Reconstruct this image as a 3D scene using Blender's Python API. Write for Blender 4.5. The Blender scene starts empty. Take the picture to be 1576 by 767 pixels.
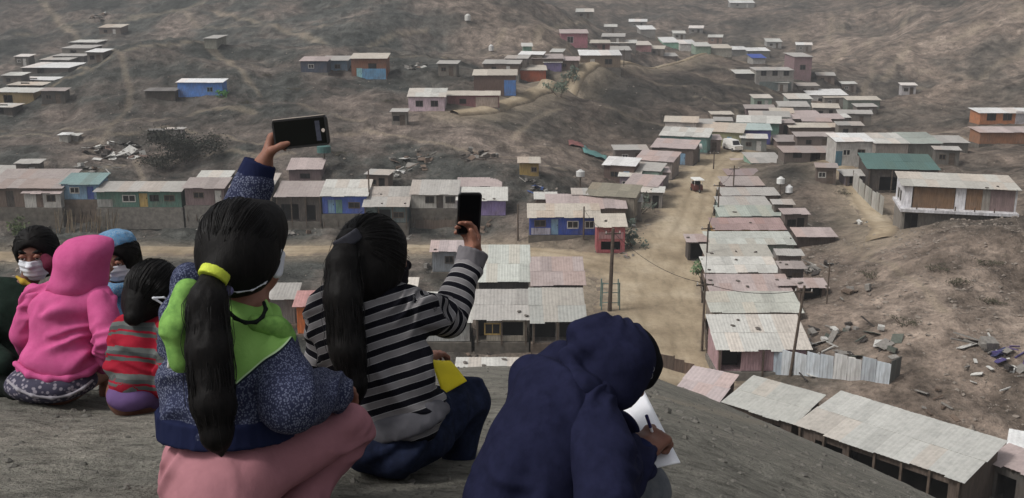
import bpy, bmesh, math, random
import numpy as np
from mathutils import Vector, Matrix, Euler
random.seed(7); RNG = np.random.default_rng(7)
SC = bpy.context.scene
COL = SC.collection
# ------------------------------------------------------------------ camera
CAMZ, PITCH, FPX, W0, H0 = 26.0, math.radians(14.0), 1532.0, 1576.0, 767.0
cam_d = bpy.data.cameras.new('camera'); cam = bpy.data.objects.new('camera', cam_d); COL.objects.link(cam)
cam_d.sensor_width = 36.0; cam_d.lens = 36.0*FPX/W0; cam_d.clip_start = 0.05; cam_d.clip_end = 3000
cam.location = (0, 0, CAMZ); cam.rotation_euler = (math.pi/2 - PITCH, 0, 0)
SC.camera = cam
# ------------------------------------------------------------------ sky, sun, exposure
SUN_EL, SUN_AZ = math.radians(52), math.radians(250)      # azimuth clockwise from +Y
w = bpy.data.worlds.new('World'); SC.world = w; w.use_nodes = True
nt = w.node_tree; nt.nodes.clear()
sky = nt.nodes.new('ShaderNodeTexSky'); sky.sky_type = 'NISHITA'; sky.sun_disc = False
sky.sun_elevation = SUN_EL; sky.sun_rotation = SUN_AZ; sky.dust_density = 4.0; sky.air_density = 1.0
hs = nt.nodes.new('ShaderNodeHueSaturation'); hs.inputs['Saturation'].default_value = 0.22
bg = nt.nodes.new('ShaderNodeBackground'); bg.inputs['Strength'].default_value = 0.10
wo = nt.nodes.new('ShaderNodeOutputWorld')
nt.links.new(sky.outputs[0], hs.inputs['Color']); nt.links.new(hs.outputs[0], bg.inputs['Color']); nt.links.new(bg.outputs[0], wo.inputs['Surface'])
sd = bpy.data.lights.new('sun', 'SUN'); sd.energy = 1.5; sd.angle = math.radians(12); sd.color = (1.0, 0.975, 0.94)
sun = bpy.data.objects.new('sun', sd); COL.objects.link(sun)
sdir = Vector((math.sin(SUN_AZ)*math.cos(SUN_EL), math.cos(SUN_AZ)*math.cos(SUN_EL), math.sin(SUN_EL)))
sun.rotation_euler = sdir.to_track_quat('Z', 'Y').to_euler(); sun.location = (0, -20, 80)
SC.view_settings.view_transform = 'Standard'; SC.view_settings.look = 'None'
SC.view_settings.gamma = 1.0; SC.view_settings.exposure = 0.32; SC.view_settings.use_curve_mapping = False
SC.cycles.max_bounces = 5; SC.cycles.diffuse_bounces = 3; SC.cycles.use_denoising = True
SC.cycles.volume_bounces = 0

# ------------------------------------------------------------------ pixel <-> world helpers (photo pixels)
CP_, SP_ = math.cos(PITCH), math.sin(PITCH)
def ray(px, py):
    u = (px-W0/2)/FPX; v = (py-H0/2)/FPX
    return (u, CP_-SP_*v, -SP_-CP_*v)
def tand(py):                       # drop per metre forward
    r = ray(0, py); return -r[2]/r[1]
def P(px, py, D):                   # point at depth D along the optical axis
    r = ray(px, py); return Vector((r[0]*D, r[1]*D, CAMZ+r[2]*D))
def PY(px, py, Y):                  # point with world forward distance Y
    r = ray(px, py); t = Y/r[1]; return Vector((r[0]*t, Y, CAMZ+r[2]*t))
def lin(c):
    c = c/255.0
    return c/12.92 if c <= 0.04045 else ((c+0.055)/1.055)**2.4
def rgb(r, g, b, k=1.0): return (min(.9, lin(r)*k), min(.9, lin(g)*k), min(.9, lin(b)*k), 1.0)

def tag(o, label=None, cat=None, group=None, kind=None):
    if label: o['label'] = label
    if cat: o['category'] = cat
    if group: o['group'] = group
    if kind: o['kind'] = kind
    return o
def link(o, parent=None):
    COL.objects.link(o)
    if parent is not None: o.parent = parent
    return o
def empty(name, loc=(0,0,0), rz=0.0, parent=None):
    o = bpy.data.objects.new(name, None); o.empty_display_size = .3
    o.location = loc; o.rotation_euler = (0,0,rz); return link(o, parent)
def mesh_obj(name, verts, faces, mat=None, parent=None, smooth=False):
    me = bpy.data.meshes.new(name); me.from_pydata([tuple(v) for v in verts], [], [tuple(f) for f in faces])
    if mat: me.materials.append(mat)
    if smooth: me.polygons.foreach_set('use_smooth', [True]*len(me.polygons))
    me.update(); o = bpy.data.objects.new(name, me); return link(o, parent)
class MB:
    """collects boxes and tubes into one mesh"""
    def __init__(s): s.v = []; s.f = []
    def box(s, x0, x1, y0, y1, z0, z1, M=None):
        b = len(s.v)
        p = [(x0,y0,z0),(x1,y0,z0),(x1,y1,z0),(x0,y1,z0),(x0,y0,z1),(x1,y0,z1),(x1,y1,z1),(x0,y1,z1)]
        if M is not None: p = [tuple(M @ Vector(q)) for q in p]
        s.v += p; s.f += [tuple(b+i for i in q) for q in ((0,3,2,1),(4,5,6,7),(0,1,5,4),(1,2,6,5),(2,3,7,6),(3,0,4,7))]
        return s
    def hexa(s, p):
        b = len(s.v); s.v += [tuple(q) for q in p]
        s.f += [tuple(b+i for i in q) for q in ((0,3,2,1),(4,5,6,7),(0,1,5,4),(1,2,6,5),(2,3,7,6),(3,0,4,7))]; return s
    def tube(s, a, b_, r0, r1=None, n=8):
        r1 = r0 if r1 is None else r1; a = Vector(a); b_ = Vector(b_)
        d = (b_-a).normalized(); u = d.orthogonal().normalized(); w_ = d.cross(u); b = len(s.v)
        for c, r in ((a, r0), (b_, r1)):
            for i in range(n):
                t = 2*math.pi*i/n; s.v.append(tuple(c+u*(r*math.cos(t))+w_*(r*math.sin(t))))
        for i in range(n):
            j = (i+1) % n; s.f.append((b+i, b+j, b+n+j, b+n+i))
        s.f.append(tuple(b+i for i in reversed(range(n)))); s.f.append(tuple(b+n+i for i in range(n))); return s
    def build(s, name, mat=None, parent=None, smooth=False): return mesh_obj(name, s.v, s.f, mat, parent, smooth)

# ------------------------------------------------------------------ numpy noise
def _h(ix, iy, iz, seed):
    n = (ix.astype(np.int64)*374761393 + iy.astype(np.int64)*668265263 + iz.astype(np.int64)*2147483647 + seed*974711) & 0xffffffff
    n = ((n ^ (n >> 13))*1274126177) & 0xffffffff
    return ((n ^ (n >> 16)) & 0xffff).astype(np.float64)/32767.5 - 1.0
def vnoise(x, y, z=None, seed=0):
    x = np.asarray(x, float); y = np.asarray(y, float)
    z = np.zeros_like(x) if z is None else np.asarray(z, float)
    ix, iy, iz = np.floor(x).astype(int), np.floor(y).astype(int), np.floor(z).astype(int)
    fx, fy, fz = x-ix, y-iy, z-iz
    fx = fx*fx*(3-2*fx); fy = fy*fy*(3-2*fy); fz = fz*fz*(3-2*fz)
    def L(dz):
        a = _h(ix,iy,iz+dz,seed)*(1-fx)+_h(ix+1,iy,iz+dz,seed)*fx
        b = _h(ix,iy+1,iz+dz,seed)*(1-fx)+_h(ix+1,iy+1,iz+dz,seed)*fx
        return a*(1-fy)+b*fy
    if not np.any(fz): return L(0)
    return L(0)*(1-fz)+L(1)*fz
def fbm(x, y, z=None, oct=4, seed=0):
    t = 0; a = 1.0; f = 1.0
    for i in range(oct):
        t = t + a*vnoise(x*f, y*f, None if z is None else z*f, seed+i*17); a *= .5; f *= 2.03
    return t

# ------------------------------------------------------------------ materials
MATS = {}
class NT:
    def __init__(s, name):
        s.m = bpy.data.materials.new(name); s.m.use_nodes = True; s.t = s.m.node_tree; s.t.nodes.clear()
        s.out = s.n('ShaderNodeOutputMaterial'); s.b = s.n('ShaderNodeBsdfPrincipled'); s.l(s.b.outputs[0], s.out.inputs['Surface'])
    def n(s, ty, **kw):
        q = s.t.nodes.new(ty)
        for k, v in kw.items(): setattr(q, k, v)
        return q
    def l(s, a, b): s.t.links.new(a, b)
    def val(s, sock, v):
        if hasattr(v, 'is_output'): s.l(v, sock)
        else: sock.default_value = v
    def math(s, op, a, b=0.0, c=None, clamp=False):
        q = s.n('ShaderNodeMath', operation=op); q.use_clamp = clamp; s.val(q.inputs[0], a); s.val(q.inputs[1], b)
        if c is not None: s.val(q.inputs[2], c)
        return q.outputs[0]
    def coord(s, which='Object'): return s.n('ShaderNodeTexCoord').outputs[which]
    def noise(s, vec, scale, detail=4, rough=.55, out='Fac', dist=0.0):
        q = s.n('ShaderNodeTexNoise'); q.inputs['Scale'].default_value = scale; q.inputs['Detail'].default_value = detail
        q.inputs['Roughness'].default_value = rough; q.inputs['Distortion'].default_value = dist
        if vec is not None: s.l(vec, q.inputs['Vector'])
        return q.outputs[out]
    def ramp(s, fac, stops, interp='LINEAR'):
        q = s.n('ShaderNodeValToRGB'); q.color_ramp.interpolation = interp
        e = q.color_ramp.elements
        while len(e) < len(stops): e.new(.5)
        for el, (p, c) in zip(e, stops): el.position = p; el.color = c if len(c) == 4 else (*c, 1)
        s.val(q.inputs[0], fac); return q.outputs[0]
    def mix(s, fac, a, b, blend='MIX'):
        q = s.n('ShaderNodeMix', data_type='RGBA', blend_type=blend); s.val(q.inputs[0], fac); s.val(q.inputs[6], a); s.val(q.inputs[7], b)
        return q.outputs[2]
    def attr(s, name, out='Fac'):
        q = s.n('ShaderNodeAttribute'); q.attribute_name = name; return q.outputs[out]
    def scalev(s, vec, sc):
        q = s.n('ShaderNodeMapping'); q.inputs['Scale'].default_value = sc; s.l(vec, q.inputs['Vector']); return q.outputs[0]
    def bump(s, h, strength=.4, dist=.02, normal=None):
        q = s.n('ShaderNodeBump'); q.inputs['Strength'].default_value = strength; q.inputs['Distance'].default_value = dist
        s.l(h, q.inputs['Height'])
        if normal is not None: s.l(normal, q.inputs['Normal'])
        return q.outputs[0]
    def fin(s, col, rough=.9, normal=None, spec=.25, **kw):
        s.val(s.b.inputs['Base Color'], col); s.val(s.b.inputs['Roughness'], rough)
        s.b.inputs['Specular IOR Level'].default_value = spec
        if normal is not None: s.l(normal, s.b.inputs['Normal'])
        for k, v in kw.items(): s.val(s.b.inputs[k], v)
        return s.m
def gray(v): return (v, v, v, 1)
KW = 1.0
def wallmat(c, ribs=False, dirt=.5):
    """weathered painted board, c is a photo colour"""
    key = ('w', c, ribs)
    if key in MATS: return MATS[key]
    t = NT('wall_paint'); co = t.coord(); base = rgb(*c, KW)
    n1 = t.noise(co, .9, 5, .6); n2 = t.noise(t.scalev(co, (3, 3, .5)), 2.2, 4, .65)
    col = t.mix(t.math('MULTIPLY', t.ramp(n1, [(.42, gray(0)), (.72, gray(1))]), dirt), base, rgb(112, 100, 90))
    streak = t.ramp(n2, [(.35, gray(.62)), (.62, gray(1.08))])
    col = t.mix(.75, col, streak, 'MULTIPLY')
    rnd = t.n('ShaderNodeObjectInfo').outputs['Random']
    col = t.mix(1.0, col, t.ramp(rnd, [(0, gray(.86)), (1, gray(1.1))]), 'MULTIPLY')
    wv = t.n('ShaderNodeTexWave'); wv.inputs['Scale'].default_value = 1.6 if ribs else .9; wv.bands_direction = 'X'
    t.l(co, wv.inputs['Vector'])
    nb = t.bump(wv.outputs['Fac'], .35, .04)
    MATS[key] = t.fin(col, .88, nb); return MATS[key]
def roofmat(c, rust=.35):
    key = ('r', c, rust)
    if key in MATS: return MATS[key]
    t = NT('roof_sheet_metal'); co = t.coord(); base = rgb(*c, KW)
    geo = t.n('ShaderNodeNewGeometry').outputs['Position']
    rnd = t.n('ShaderNodeObjectInfo').outputs['Random']
    shade = t.ramp(rnd, [(0, gray(.80)), (.2, gray(.95)), (.8, gray(1.0)), (1, gray(1.08))])
    col = t.mix(1.0, base, shade, 'MULTIPLY')
    tint = t.mix(t.math('GREATER_THAN', t.math('FRACT', t.math('MULTIPLY', rnd, 7.31)), .78), (1,1,1,1), (1.02,.95,.91,1))
    col = t.mix(1.0, col, tint, 'MULTIPLY')
    n1 = t.noise(geo, .55, 5, .65); n2 = t.noise(geo, 2.6, 5, .7)
    col = t.mix(t.math('MULTIPLY', t.ramp(n1, [(.45, gray(0)), (.75, gray(1))]), rust*.65), col, rgb(122, 106, 96))
    col = t.mix(.8, col, t.ramp(n2, [(.3, gray(.72)), (.55, gray(1.0)), (.75, gray(1.06))]), 'MULTIPLY')
    MATS[key] = t.fin(col, .72, None, .35); return MATS[key]
def plain(name, c, rough=.7, var=.3, scale=4.0, bump=.2, spec=.3, k=1.0):
    key = ('p', name, c)
    if key in MATS: return MATS[key]
    t = NT(name); co = t.coord(); n = t.noise(co, scale, 5, .6)
    col = t.mix(1.0, rgb(*c, k), t.ramp(n, [(.3, gray(1-var)), (.7, gray(1+var*.6))]), 'MULTIPLY')
    MATS[key] = t.fin(col, rough, t.bump(n, bump, .02), spec); return MATS[key]
# ------------------------------------------------------------------ terrain height field
CPT = [  # photo pixel and forward distance of points on the ground of the valley and the hills
 (1020,560,69),(1040,400,97),(1073,297,129),(1110,246,154),(1150,216,174),(1200,196,189),(950,430,91),(960,500,78),
 (200,385,102),(420,385,102),(640,382,102),(800,392,100),(800,532,72),(690,535,72),(600,450,86),(465,520,74),
 (40,352,112),(200,352,112),(400,352,112),(600,352,112),(740,352,111),
 (60,252,126),(240,232,138),(400,250,128),(560,250,128),(650,250,128),(740,262,124),(820,272,122),(770,330,112),
 (560,200,142),(655,175,150),(430,172,152),(320,152,160),(530,122,172),(200,190,146),(0,200,150),(100,215,140),
 (160,90,190),(250,63,196),(330,80,192),(40,150,200),(60,108,230),(115,88,250),(0,60,280),(0,0,335),(200,20,292),
 (400,30,270),(600,40,250),(700,80,215),(600,75,212),(400,75,210),(780,42,262),(850,20,305),(300,-30,365),(700,-30,335),
 (770,128,180),(840,103,214),(880,68,262),(930,98,242),(850,140,190),(740,174,154),(940,109,230),(1080,93,268),(1150,109,280),
 (900,172,175),(850,232,140),(950,202,165),(1000,172,190),(1080,132,226),(1160,152,232),(930,232,150),(960,262,140),(880,302,121),(870,362,106),
 (1210,142,246),(1230,102,292),(1060,66,352),(1170,81,345),(960,51,372),(1000,15,442),(1150,10,462),(1250,50,385),(1300,20,402),
 (1400,50,332),(1400,100,282),(1300,132,262),(1350,162,226),(1500,60,292),(1570,10,302),(1450,150,216),(1540,170,194),(1400,182,196),(1450,130,224),(1520,118,224),(1380,154,214),
 (1560,226,150),(1400,236,142),(1330,292,125),(1300,332,112),(1380,348,100),(1560,352,98),(1250,282,126),(1225,252,138),(1350,402,86),(1300,472,76),(1400,450,75),(1000,113,240),(1050,108,248),(960,121,220),
 (1480,382,81),(1568,332,91),(1570,440,74),(1500,542,63),(1400,600,60),(1560,640,56),(1250,592,63),(1150,582,67),(1150,420,93),(1150,300,128),(1280,240,150),(1290,200,185),
 (1700,300,100),(1800,500,68),(1760,100,250),(-200,310,116),(-220,100,225),(-150,30,320),
]
cx, cy, cz = [], [], []
for a, b, c in CPT:
    q = PY(a, b, c); cx.append(q.x); cy.append(q.y); cz.append(q.z)
for x, y, z in ((-60,80,1),(-30,66,1),(0,50,0),(30,40,0),(60,45,3),(-70,50,2),(90,80,12),(-110,110,8),(-160,200,18),(160,200,18),(0,20,-1),(40,10,0),(-40,20,0),
                (-300,500,60),(0,700,70),(300,500,60),(-350,250,50),(350,250,50),(-150,600,62),(200,650,66),(0,520,36)):
    cx.append(x); cy.append(y); cz.append(z)
for a, b, c, dz in ((160,88,208,4.5),(250,62,216,6),(330,66,214,5),(400,66,228,3.5),(80,128,196,4),(1000,100,274,5),(1080,92,290,7),(1140,104,298,6),(940,108,250,2),
                    (1450,128,246,6),(1520,116,246,5),(1380,152,236,4),(560,72,232,3),(700,60,250,3),(860,150,205,2)):
    q = PY(a, b, c); cx.append(q.x); cy.append(q.y); cz.append(q.z-dz)       # ground falling away behind a crest
cx, cy, cz = np.array(cx, float), np.array(cy, float), np.array(cz, float)
S_ = 100.0
def tps(r2): return np.where(r2 > 1e-12, .5*r2*np.log(np.maximum(r2, 1e-12)), 0)
N_ = len(cx); A_ = np.zeros((N_+3, N_+3)); X_, Y_ = cx/S_, cy/S_
A_[:N_, :N_] = tps((X_[:, None]-X_)**2 + (Y_[:, None]-Y_)**2) + np.eye(N_)*2e-4
A_[:N_, N_] = 1; A_[:N_, N_+1] = X_; A_[:N_, N_+2] = Y_; A_[N_:, :N_] = A_[:N_, N_:].T
WT = np.linalg.solve(A_, np.concatenate([cz, np.zeros(3)]))
def valley(x, y):
    sh = x.shape; x = x.ravel()/S_; y = y.ravel()/S_; o = np.empty_like(x)
    for i in range(0, len(x), 40000):
        xs, ys = x[i:i+40000, None], y[i:i+40000, None]
        o[i:i+40000] = tps((xs-X_)**2+(ys-Y_)**2) @ WT[:N_] + WT[N_] + WT[N_+1]*xs[:, 0] + WT[N_+2]*ys[:, 0]
    return o.reshape(sh)
def sm0(t, k): return .5*(t+np.sqrt(t*t+k*k))
def nearhill(x, y):
    d = .60 + .262*np.minimum(y, 4.0) + .386*np.maximum(y-4.0, 0) + .46*sm0(x-.15*y, .3+.03*np.abs(y)) + .004*np.maximum(-x-8, 0)**2
    return CAMZ - d
ROADS = {   # centre lines in photo pixels with half width in metres
 'main': ([(1000,640,58),(1010,600,63),(1018,560,69),(1010,500,78.5),(1005,460,86),(1030,400,97),(1058,340,113),(1073,297,129),(1095,262,146),(1118,240,157),(1150,216,174),(1200,197,188)],
          [5.2,5.2,5.0,5.5,6.3,5.6,4.6,4.2,4.2,4.2,3.4,2.6]),
 'cross': ([(-60,384,102),(100,384,102),(250,384,102),(420,384,102),(640,380,102.5),(760,384,102),(860,394,99),(940,410,95),(1010,430,91)], [2.4,2.4,2.4,2.6,2.6,2.6,2.8,4.0,5.0]),
 'upper': ([(700,182,151),(740,173,154.5),(800,157,170),(850,139,190),(880,122,210),(940,109,230),(1010,99,252),(1080,92,268),(1120,97,276),(1150,109,280)], [1.6,1.7,1.9,2.0,1.7,1.6,1.7,2.0,2.6,2.4]),
 'right': ([(1255,250,142),(1290,262,137),(1318,292,125),(1345,325,112),(1362,350,101),(1352,380,94)], [1.5,1.6,1.8,1.8,1.7,1.2]),
}
PATHS = [  # trodden footpaths: pixels, half width
 ([(1352,380,94),(1330,400,89),(1380,452,80),(1430,490,73),(1452,512,70)], .5),
 ([(700,82,214),(650,70,220),(560,62,228)], .9), ([(780,42,262),(720,75,218),(640,90,200),(600,95,195)], .9),
 ([(0,198,150),(130,195,146),(250,182,150),(330,168,156),(390,172,152)], .9),
 ([(400,140,165),(350,100,185),(300,70,200),(200,90,190)], .8), ([(860,180,172),(820,205,158),(790,230,142)], .6),
 ([(1440,60,300),(1500,40,300),(1570,25,300)], 1.8), ([(1300,70,330),(1270,110,285)], 1.2), ([(1400,70,300),(1360,110,270)],1.2),
 ([(130,75,260),(60,20,330)], 1.5), ([(330,20,285),(420,45,262),(520,60,235)], 1.2), ([(560,185,147),(480,168,153),(400,150,160)], .8),
 ([(900,15,330),(850,45,280),(810,70,240)], 1.2), ([(1460,130,240),(1520,90,270),(1576,70,280)], 1.3),
]
def polyw(pts):
    return np.array([tuple(PY(*q))[:2] for q in pts])
def dist_poly(x, y, pl, hw=None):
    best = np.full(x.shape, 1e9); bw = np.zeros(x.shape)
    for i in range(len(pl)-1):
        a, b = pl[i], pl[i+1]; d = b-a; L = (d**2).sum()
        t = np.clip(((x-a[0])*d[0]+(y-a[1])*d[1])/L, 0, 1)
        dd = np.hypot(x-a[0]-t*d[0], y-a[1]-t*d[1])
        m = dd < best; best = np.where(m, dd, best)
        if hw is not None: bw = np.where(m, hw[i]*(1-t)+hw[i+1]*t, bw)
    return best, bw
RW = {k: (polyw(p), h) for k, (p, h) in ROADS.items()}
NEARPATH = np.array([tuple(PY(*q))[:2] for q in ((1010,650,9),(1100,678,14),(1170,700,20),(1240,722,26),(1300,745,30))])
def base_h(x, y):
    v = valley(x, y); n = nearhill(x, y); k = 1.2
    h = np.maximum(v, n) + np.where(np.abs(v-n) < k, (k-np.abs(v-n))**2/(4*k), 0)
    d, w_ = dist_poly(x, y, RW['upper'][0][3:], RW['upper'][1][3:])          # the hill road runs on a low embankment
    h = h + 1.5*np.exp(-(d/(w_+2.2))**4)
    return h, v, n
def road_mask(x, y, soft=2.0):
    m = np.zeros(x.shape)
    for k, (pl, hw) in RW.items():
        d, w_ = dist_poly(x, y, pl, hw); m = np.maximum(m, np.clip((w_+soft-d)/soft, 0, 1))
    return m
def terr(x, y, detail=True):
    x = np.asarray(x, float); y = np.asarray(y, float)
    h, v, n = base_h(x, y)
    near = np.clip((n-v)/2.0+.5, 0, 1); r = np.hypot(x, y)
    if detail:
        rm = road_mask(x, y, 3.5)
        far = np.clip((r-95)/80, 0, 1)
        rough = fbm(x/22, y/22, oct=4, seed=3)*.8*far + fbm(x/7, y/7, oct=5, seed=9)*(.26+.22*far) + (1-2*np.abs(fbm(x/3.2, y/4.5, oct=3, seed=13)))*(.10+.14*far)
        rid = (1-np.abs(fbm(x/26, y/40, oct=4, seed=21)))*3.0*far*(.10+.90*np.clip((r-210)/120,0,1)) + (1-np.abs(fbm(x/9, y/14, oct=4, seed=23)))*.55*far
        rightslope = np.clip((x-28)/12, 0, 1)*np.clip((100-y)/20, 0, 1)
        rough = rough + rightslope*(fbm(x/5, y/5, oct=4, seed=31)*.5+(.6-np.abs(fbm(x/8, y/5, oct=4, seed=33)))*.9)
        du, wu = dist_poly(x, y, RW['upper'][0], RW['upper'][1]); rm = np.maximum(rm, np.clip((wu+9-du)/9, 0, 1))
        h = h + (1-near)*(1-rm)*(rough + rid - (.9+1.3*np.clip((r-210)/120,0,1))*far) - (1-near)*rm*.10
        a = np.clip((r-1.0)/3, .15, 1)
        h = h + near*(fbm(x/1.6, y/1.6, oct=4, seed=5)*.035*a + fbm(x/.33, y/.33, oct=3, seed=6)*.014 + fbm(x/9, y/9, oct=2, seed=8)*.22*np.clip((r-5)/8, 0, 1))
    return h
def T1(x, y): return float(terr(np.array([x]), np.array([y]))[0])
def ray_hit(px, py, h=0.0, y0=64.0, y1=480.0):
    """first forward distance where the ray of a pixel comes within h of the ground"""
    r = ray(px, py); Y = np.concatenate([np.arange(y0, 220, .5), np.arange(220, y1, 1.5)])
    t = Y/r[1]; x = r[0]*t; z = CAMZ+r[2]*t
    g = terr(x, Y); k = np.argmax(z-g <= h)
    return float(Y[k]) if (z-g)[k] <= h else None

def build_terrain():
    rad = np.concatenate([np.geomspace(.5, 8, 110), np.geomspace(8.15, 50, 90), np.linspace(50.6, 130, 210), np.geomspace(131, 330, 150), np.geomspace(335, 900, 30)])
    az = np.concatenate([np.linspace(-180, -46, 24), np.linspace(-45, -31, 50), np.linspace(-30.7, 30.7, 520), np.linspace(31, 45, 50), np.linspace(46, 176, 24)])
    a = np.radians(az); R, A = np.meshgrid(rad, a, indexing='ij')
    x = R*np.sin(A); y = R*np.cos(A)
    yc = np.where(y < -3, -3+(y+3)*.35, y)
    z = terr(x, yc)
    nr, na = R.shape
    V = np.stack([x, y, z], -1).reshape(-1, 3)
    i = np.arange(nr-1)[:, None]*na; j = np.arange(na); j2 = (j+1) % na
    F = np.stack([i+j, i+j2, i+na+j2, i+na+j], -1).reshape(-1, 4)[:, ::-1]
    # close the hole under the camera
    V = np.concatenate([V, [[0, 0, T1(0, 0)]]]); c = len(V)-1
    me = bpy.data.meshes.new('ground')
    nT = na; tri = np.stack([np.full(na, c), j2, j], -1)
    me.vertices.add(len(V)); me.vertices.foreach_set('co', V.ravel())
    nl = F.size + tri.size; me.loops.add(nl)
    me.loops.foreach_set('vertex_index', np.concatenate([F.ravel(), tri[:, ::-1].ravel()]).astype(np.int32))
    me.polygons.add(len(F)+len(tri))
    me.polygons.foreach_set('loop_start', np.concatenate([np.arange(len(F))*4, F.size+np.arange(len(tri))*3]).astype(np.int32))
    me.update(calc_edges=True); me.polygons.foreach_set('use_smooth', np.ones(len(me.polygons), bool))
    vx, vy = V[:, 0], V[:, 1]
    h, v, n = base_h(vx, vy); near = np.clip((n-v)/2.0+.5, 0, 1)
    pm = np.zeros(len(V))
    for pts, hw in PATHS:
        d, _ = dist_poly(vx, vy, polyw(pts)); pm = np.maximum(pm, .55*np.clip((hw*1.1*(1+.5*vnoise(vx/6, vy/6, seed=77))-d)/hw, 0, 1))
    d, _ = dist_poly(vx, vy, NEARPATH); pm = np.maximum(pm, .55*np.clip((.5-d)/.35, 0, 1))
    rg = np.random.default_rng(12)
    for q in range(34):                         # thin animal tracks wandering along the slopes
        px_, py_ = rg.uniform(0, 1576), rg.choice([rg.uniform(0, 110), rg.uniform(100, 240)]); Y_0 = ray_hit(px_, py_, 0.0, y0=115)
        if Y_0 is None: continue
        w0 = PY(px_, py_, Y_0); a_ = rg.uniform(-.5, .5)+(math.pi if rg.random() < .5 else 0); pl = [(w0.x, w0.y)]
        for k in range(7): a_ += rg.normal()*.35; pl.append((pl[-1][0]+math.cos(a_)*Y_0*.035, pl[-1][1]+math.sin(a_)*Y_0*.05))
        d, _ = dist_poly(vx, vy, np.array(pl)); hw = .0024*Y_0; pm = np.maximum(pm, rg.uniform(.3, .6)*np.clip((hw*1.6-d)/hw, 0, 1))
    pm = np.maximum(pm, .8*road_mask(vx, vy, 5.0)**1.5*(1-near))
    # soil zones: 0 grey green slate on the left hills, 1 brown earth on the right
    u = (vx/np.maximum(vy, 1))
    zone = np.clip((u+.12)/.22 + fbm(vx/30, vy/30, oct=3, seed=44)*.55, 0, 1)*(1-near)
    tone = np.full(len(V), .5)
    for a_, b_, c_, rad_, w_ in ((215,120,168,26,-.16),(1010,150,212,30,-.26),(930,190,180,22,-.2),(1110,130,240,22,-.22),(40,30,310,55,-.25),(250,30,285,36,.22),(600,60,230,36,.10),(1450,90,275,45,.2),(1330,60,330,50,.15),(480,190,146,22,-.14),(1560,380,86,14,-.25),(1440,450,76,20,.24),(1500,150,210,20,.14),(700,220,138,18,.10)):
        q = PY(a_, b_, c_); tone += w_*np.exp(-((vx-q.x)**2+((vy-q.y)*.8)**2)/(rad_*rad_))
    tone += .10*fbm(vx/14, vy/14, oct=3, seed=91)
    for nm, arr in (('near', near), ('path', pm), ('zone', zone), ('tone', tone)):
        at = me.attributes.new(nm, 'FLOAT', 'POINT'); at.data.foreach_set('value', arr.astype(np.float32))
    o = bpy.data.objects.new('ground', me); link(o); o['kind'] = 'structure'
    t = NT('bare_hill_earth'); geo = t.n('ShaderNodeNewGeometry').outputs['Position']
    near_, path_, zone_ = t.attr('near'), t.attr('path'), t.attr('zone')
    big = t.noise(geo, .045, 6, .62); mid = t.noise(geo, .35, 6, .68); fine = t.noise(geo, 2.2, 5, .7)
    slate = t.ramp(big, [(.36, rgb(58,60,57)), (.48, rgb(76,76,72)), (.54, rgb(92,86,80)), (.64, rgb(116,105,97))])
    brown = t.ramp(big, [(.36, rgb(70,66,60)), (.47, rgb(93,85,77)), (.55, rgb(109,97,87)), (.64, rgb(128,115,104))])
    hill = t.mix(zone_, slate, brown)
    hill = t.mix(.85, hill, t.ramp(mid, [(.36, gray(.38)), (.47, gray(.88)), (.53, gray(1.10)), (.64, gray(1.6))]), 'MULTIPLY')
    run_ = t.noise(t.scalev(geo, (1, .3, .3)), .55, 5, .7)
    hill = t.mix(.42, hill, t.ramp(run_, [(.36, gray(.55)), (.5, gray(1.0)), (.62, gray(1.4))]), 'MULTIPLY')
    hill = t.mix(.7, hill, t.ramp(fine, [(.32, gray(.5)), (.5, gray(1.0)), (.68, gray(1.4))]), 'MULTIPLY')
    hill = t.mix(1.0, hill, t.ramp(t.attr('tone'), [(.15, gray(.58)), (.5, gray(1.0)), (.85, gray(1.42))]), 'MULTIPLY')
    scrub = t.ramp(t.noise(geo, .9, 5, .75), [(.58, gray(0)), (.70, gray(1))])
    hill = t.mix(t.math('MULTIPLY', scrub, .55), hill, rgb(66, 64, 52))
    dust = t.mix(.7, rgb(164,150,130), t.ramp(fine, [(.3, gray(.78)), (.7, gray(1.1))]), 'MULTIPLY')
    hill = t.mix(t.math('MULTIPLY', path_, t.ramp(mid, [(.3, gray(.35)), (.6, gray(.95))])), hill, dust)
    n1 = t.noise(geo, 1.1, 6, .65); n2 = t.noise(t.scalev(geo, (1, 1.6, 1)), 9, 6, .7); n3 = t.noise(geo, 60, 4, .7)
    soil = t.ramp(n1, [(.3, rgb(106,104,97)), (.52, rgb(126,123,114)), (.7, rgb(140,135,125))])
    soil = t.mix(.9, soil, t.ramp(n2, [(.34, gray(.48)), (.5, gray(1.0)), (.66, gray(1.35))]), 'MULTIPLY')
    soil = t.mix(.6, soil, t.ramp(n3, [(.32, gray(.55)), (.5, gray(1.0)), (.7, gray(1.3))]), 'MULTIPLY')
    soil = t.mix(path_, soil, rgb(140,132,118))
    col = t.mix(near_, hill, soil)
    hb = t.math('ADD', t.math('MULTIPLY', mid, 1.6), t.math('MULTIPLY', fine, .35))
    b1 = t.bump(hb, .8, .8)
    nbh = t.math('ADD', n2, t.math('MULTIPLY', n3, .35)); b2 = t.bump(nbh, 1.0, .05)
    mx = t.n('ShaderNodeMix', data_type='VECTOR'); t.l(near_, mx.inputs[0]); t.l(b1, mx.inputs[4]); t.l(b2, mx.inputs[5])
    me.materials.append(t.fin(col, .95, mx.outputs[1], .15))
    return o
GROUND = build_terrain()

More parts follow.
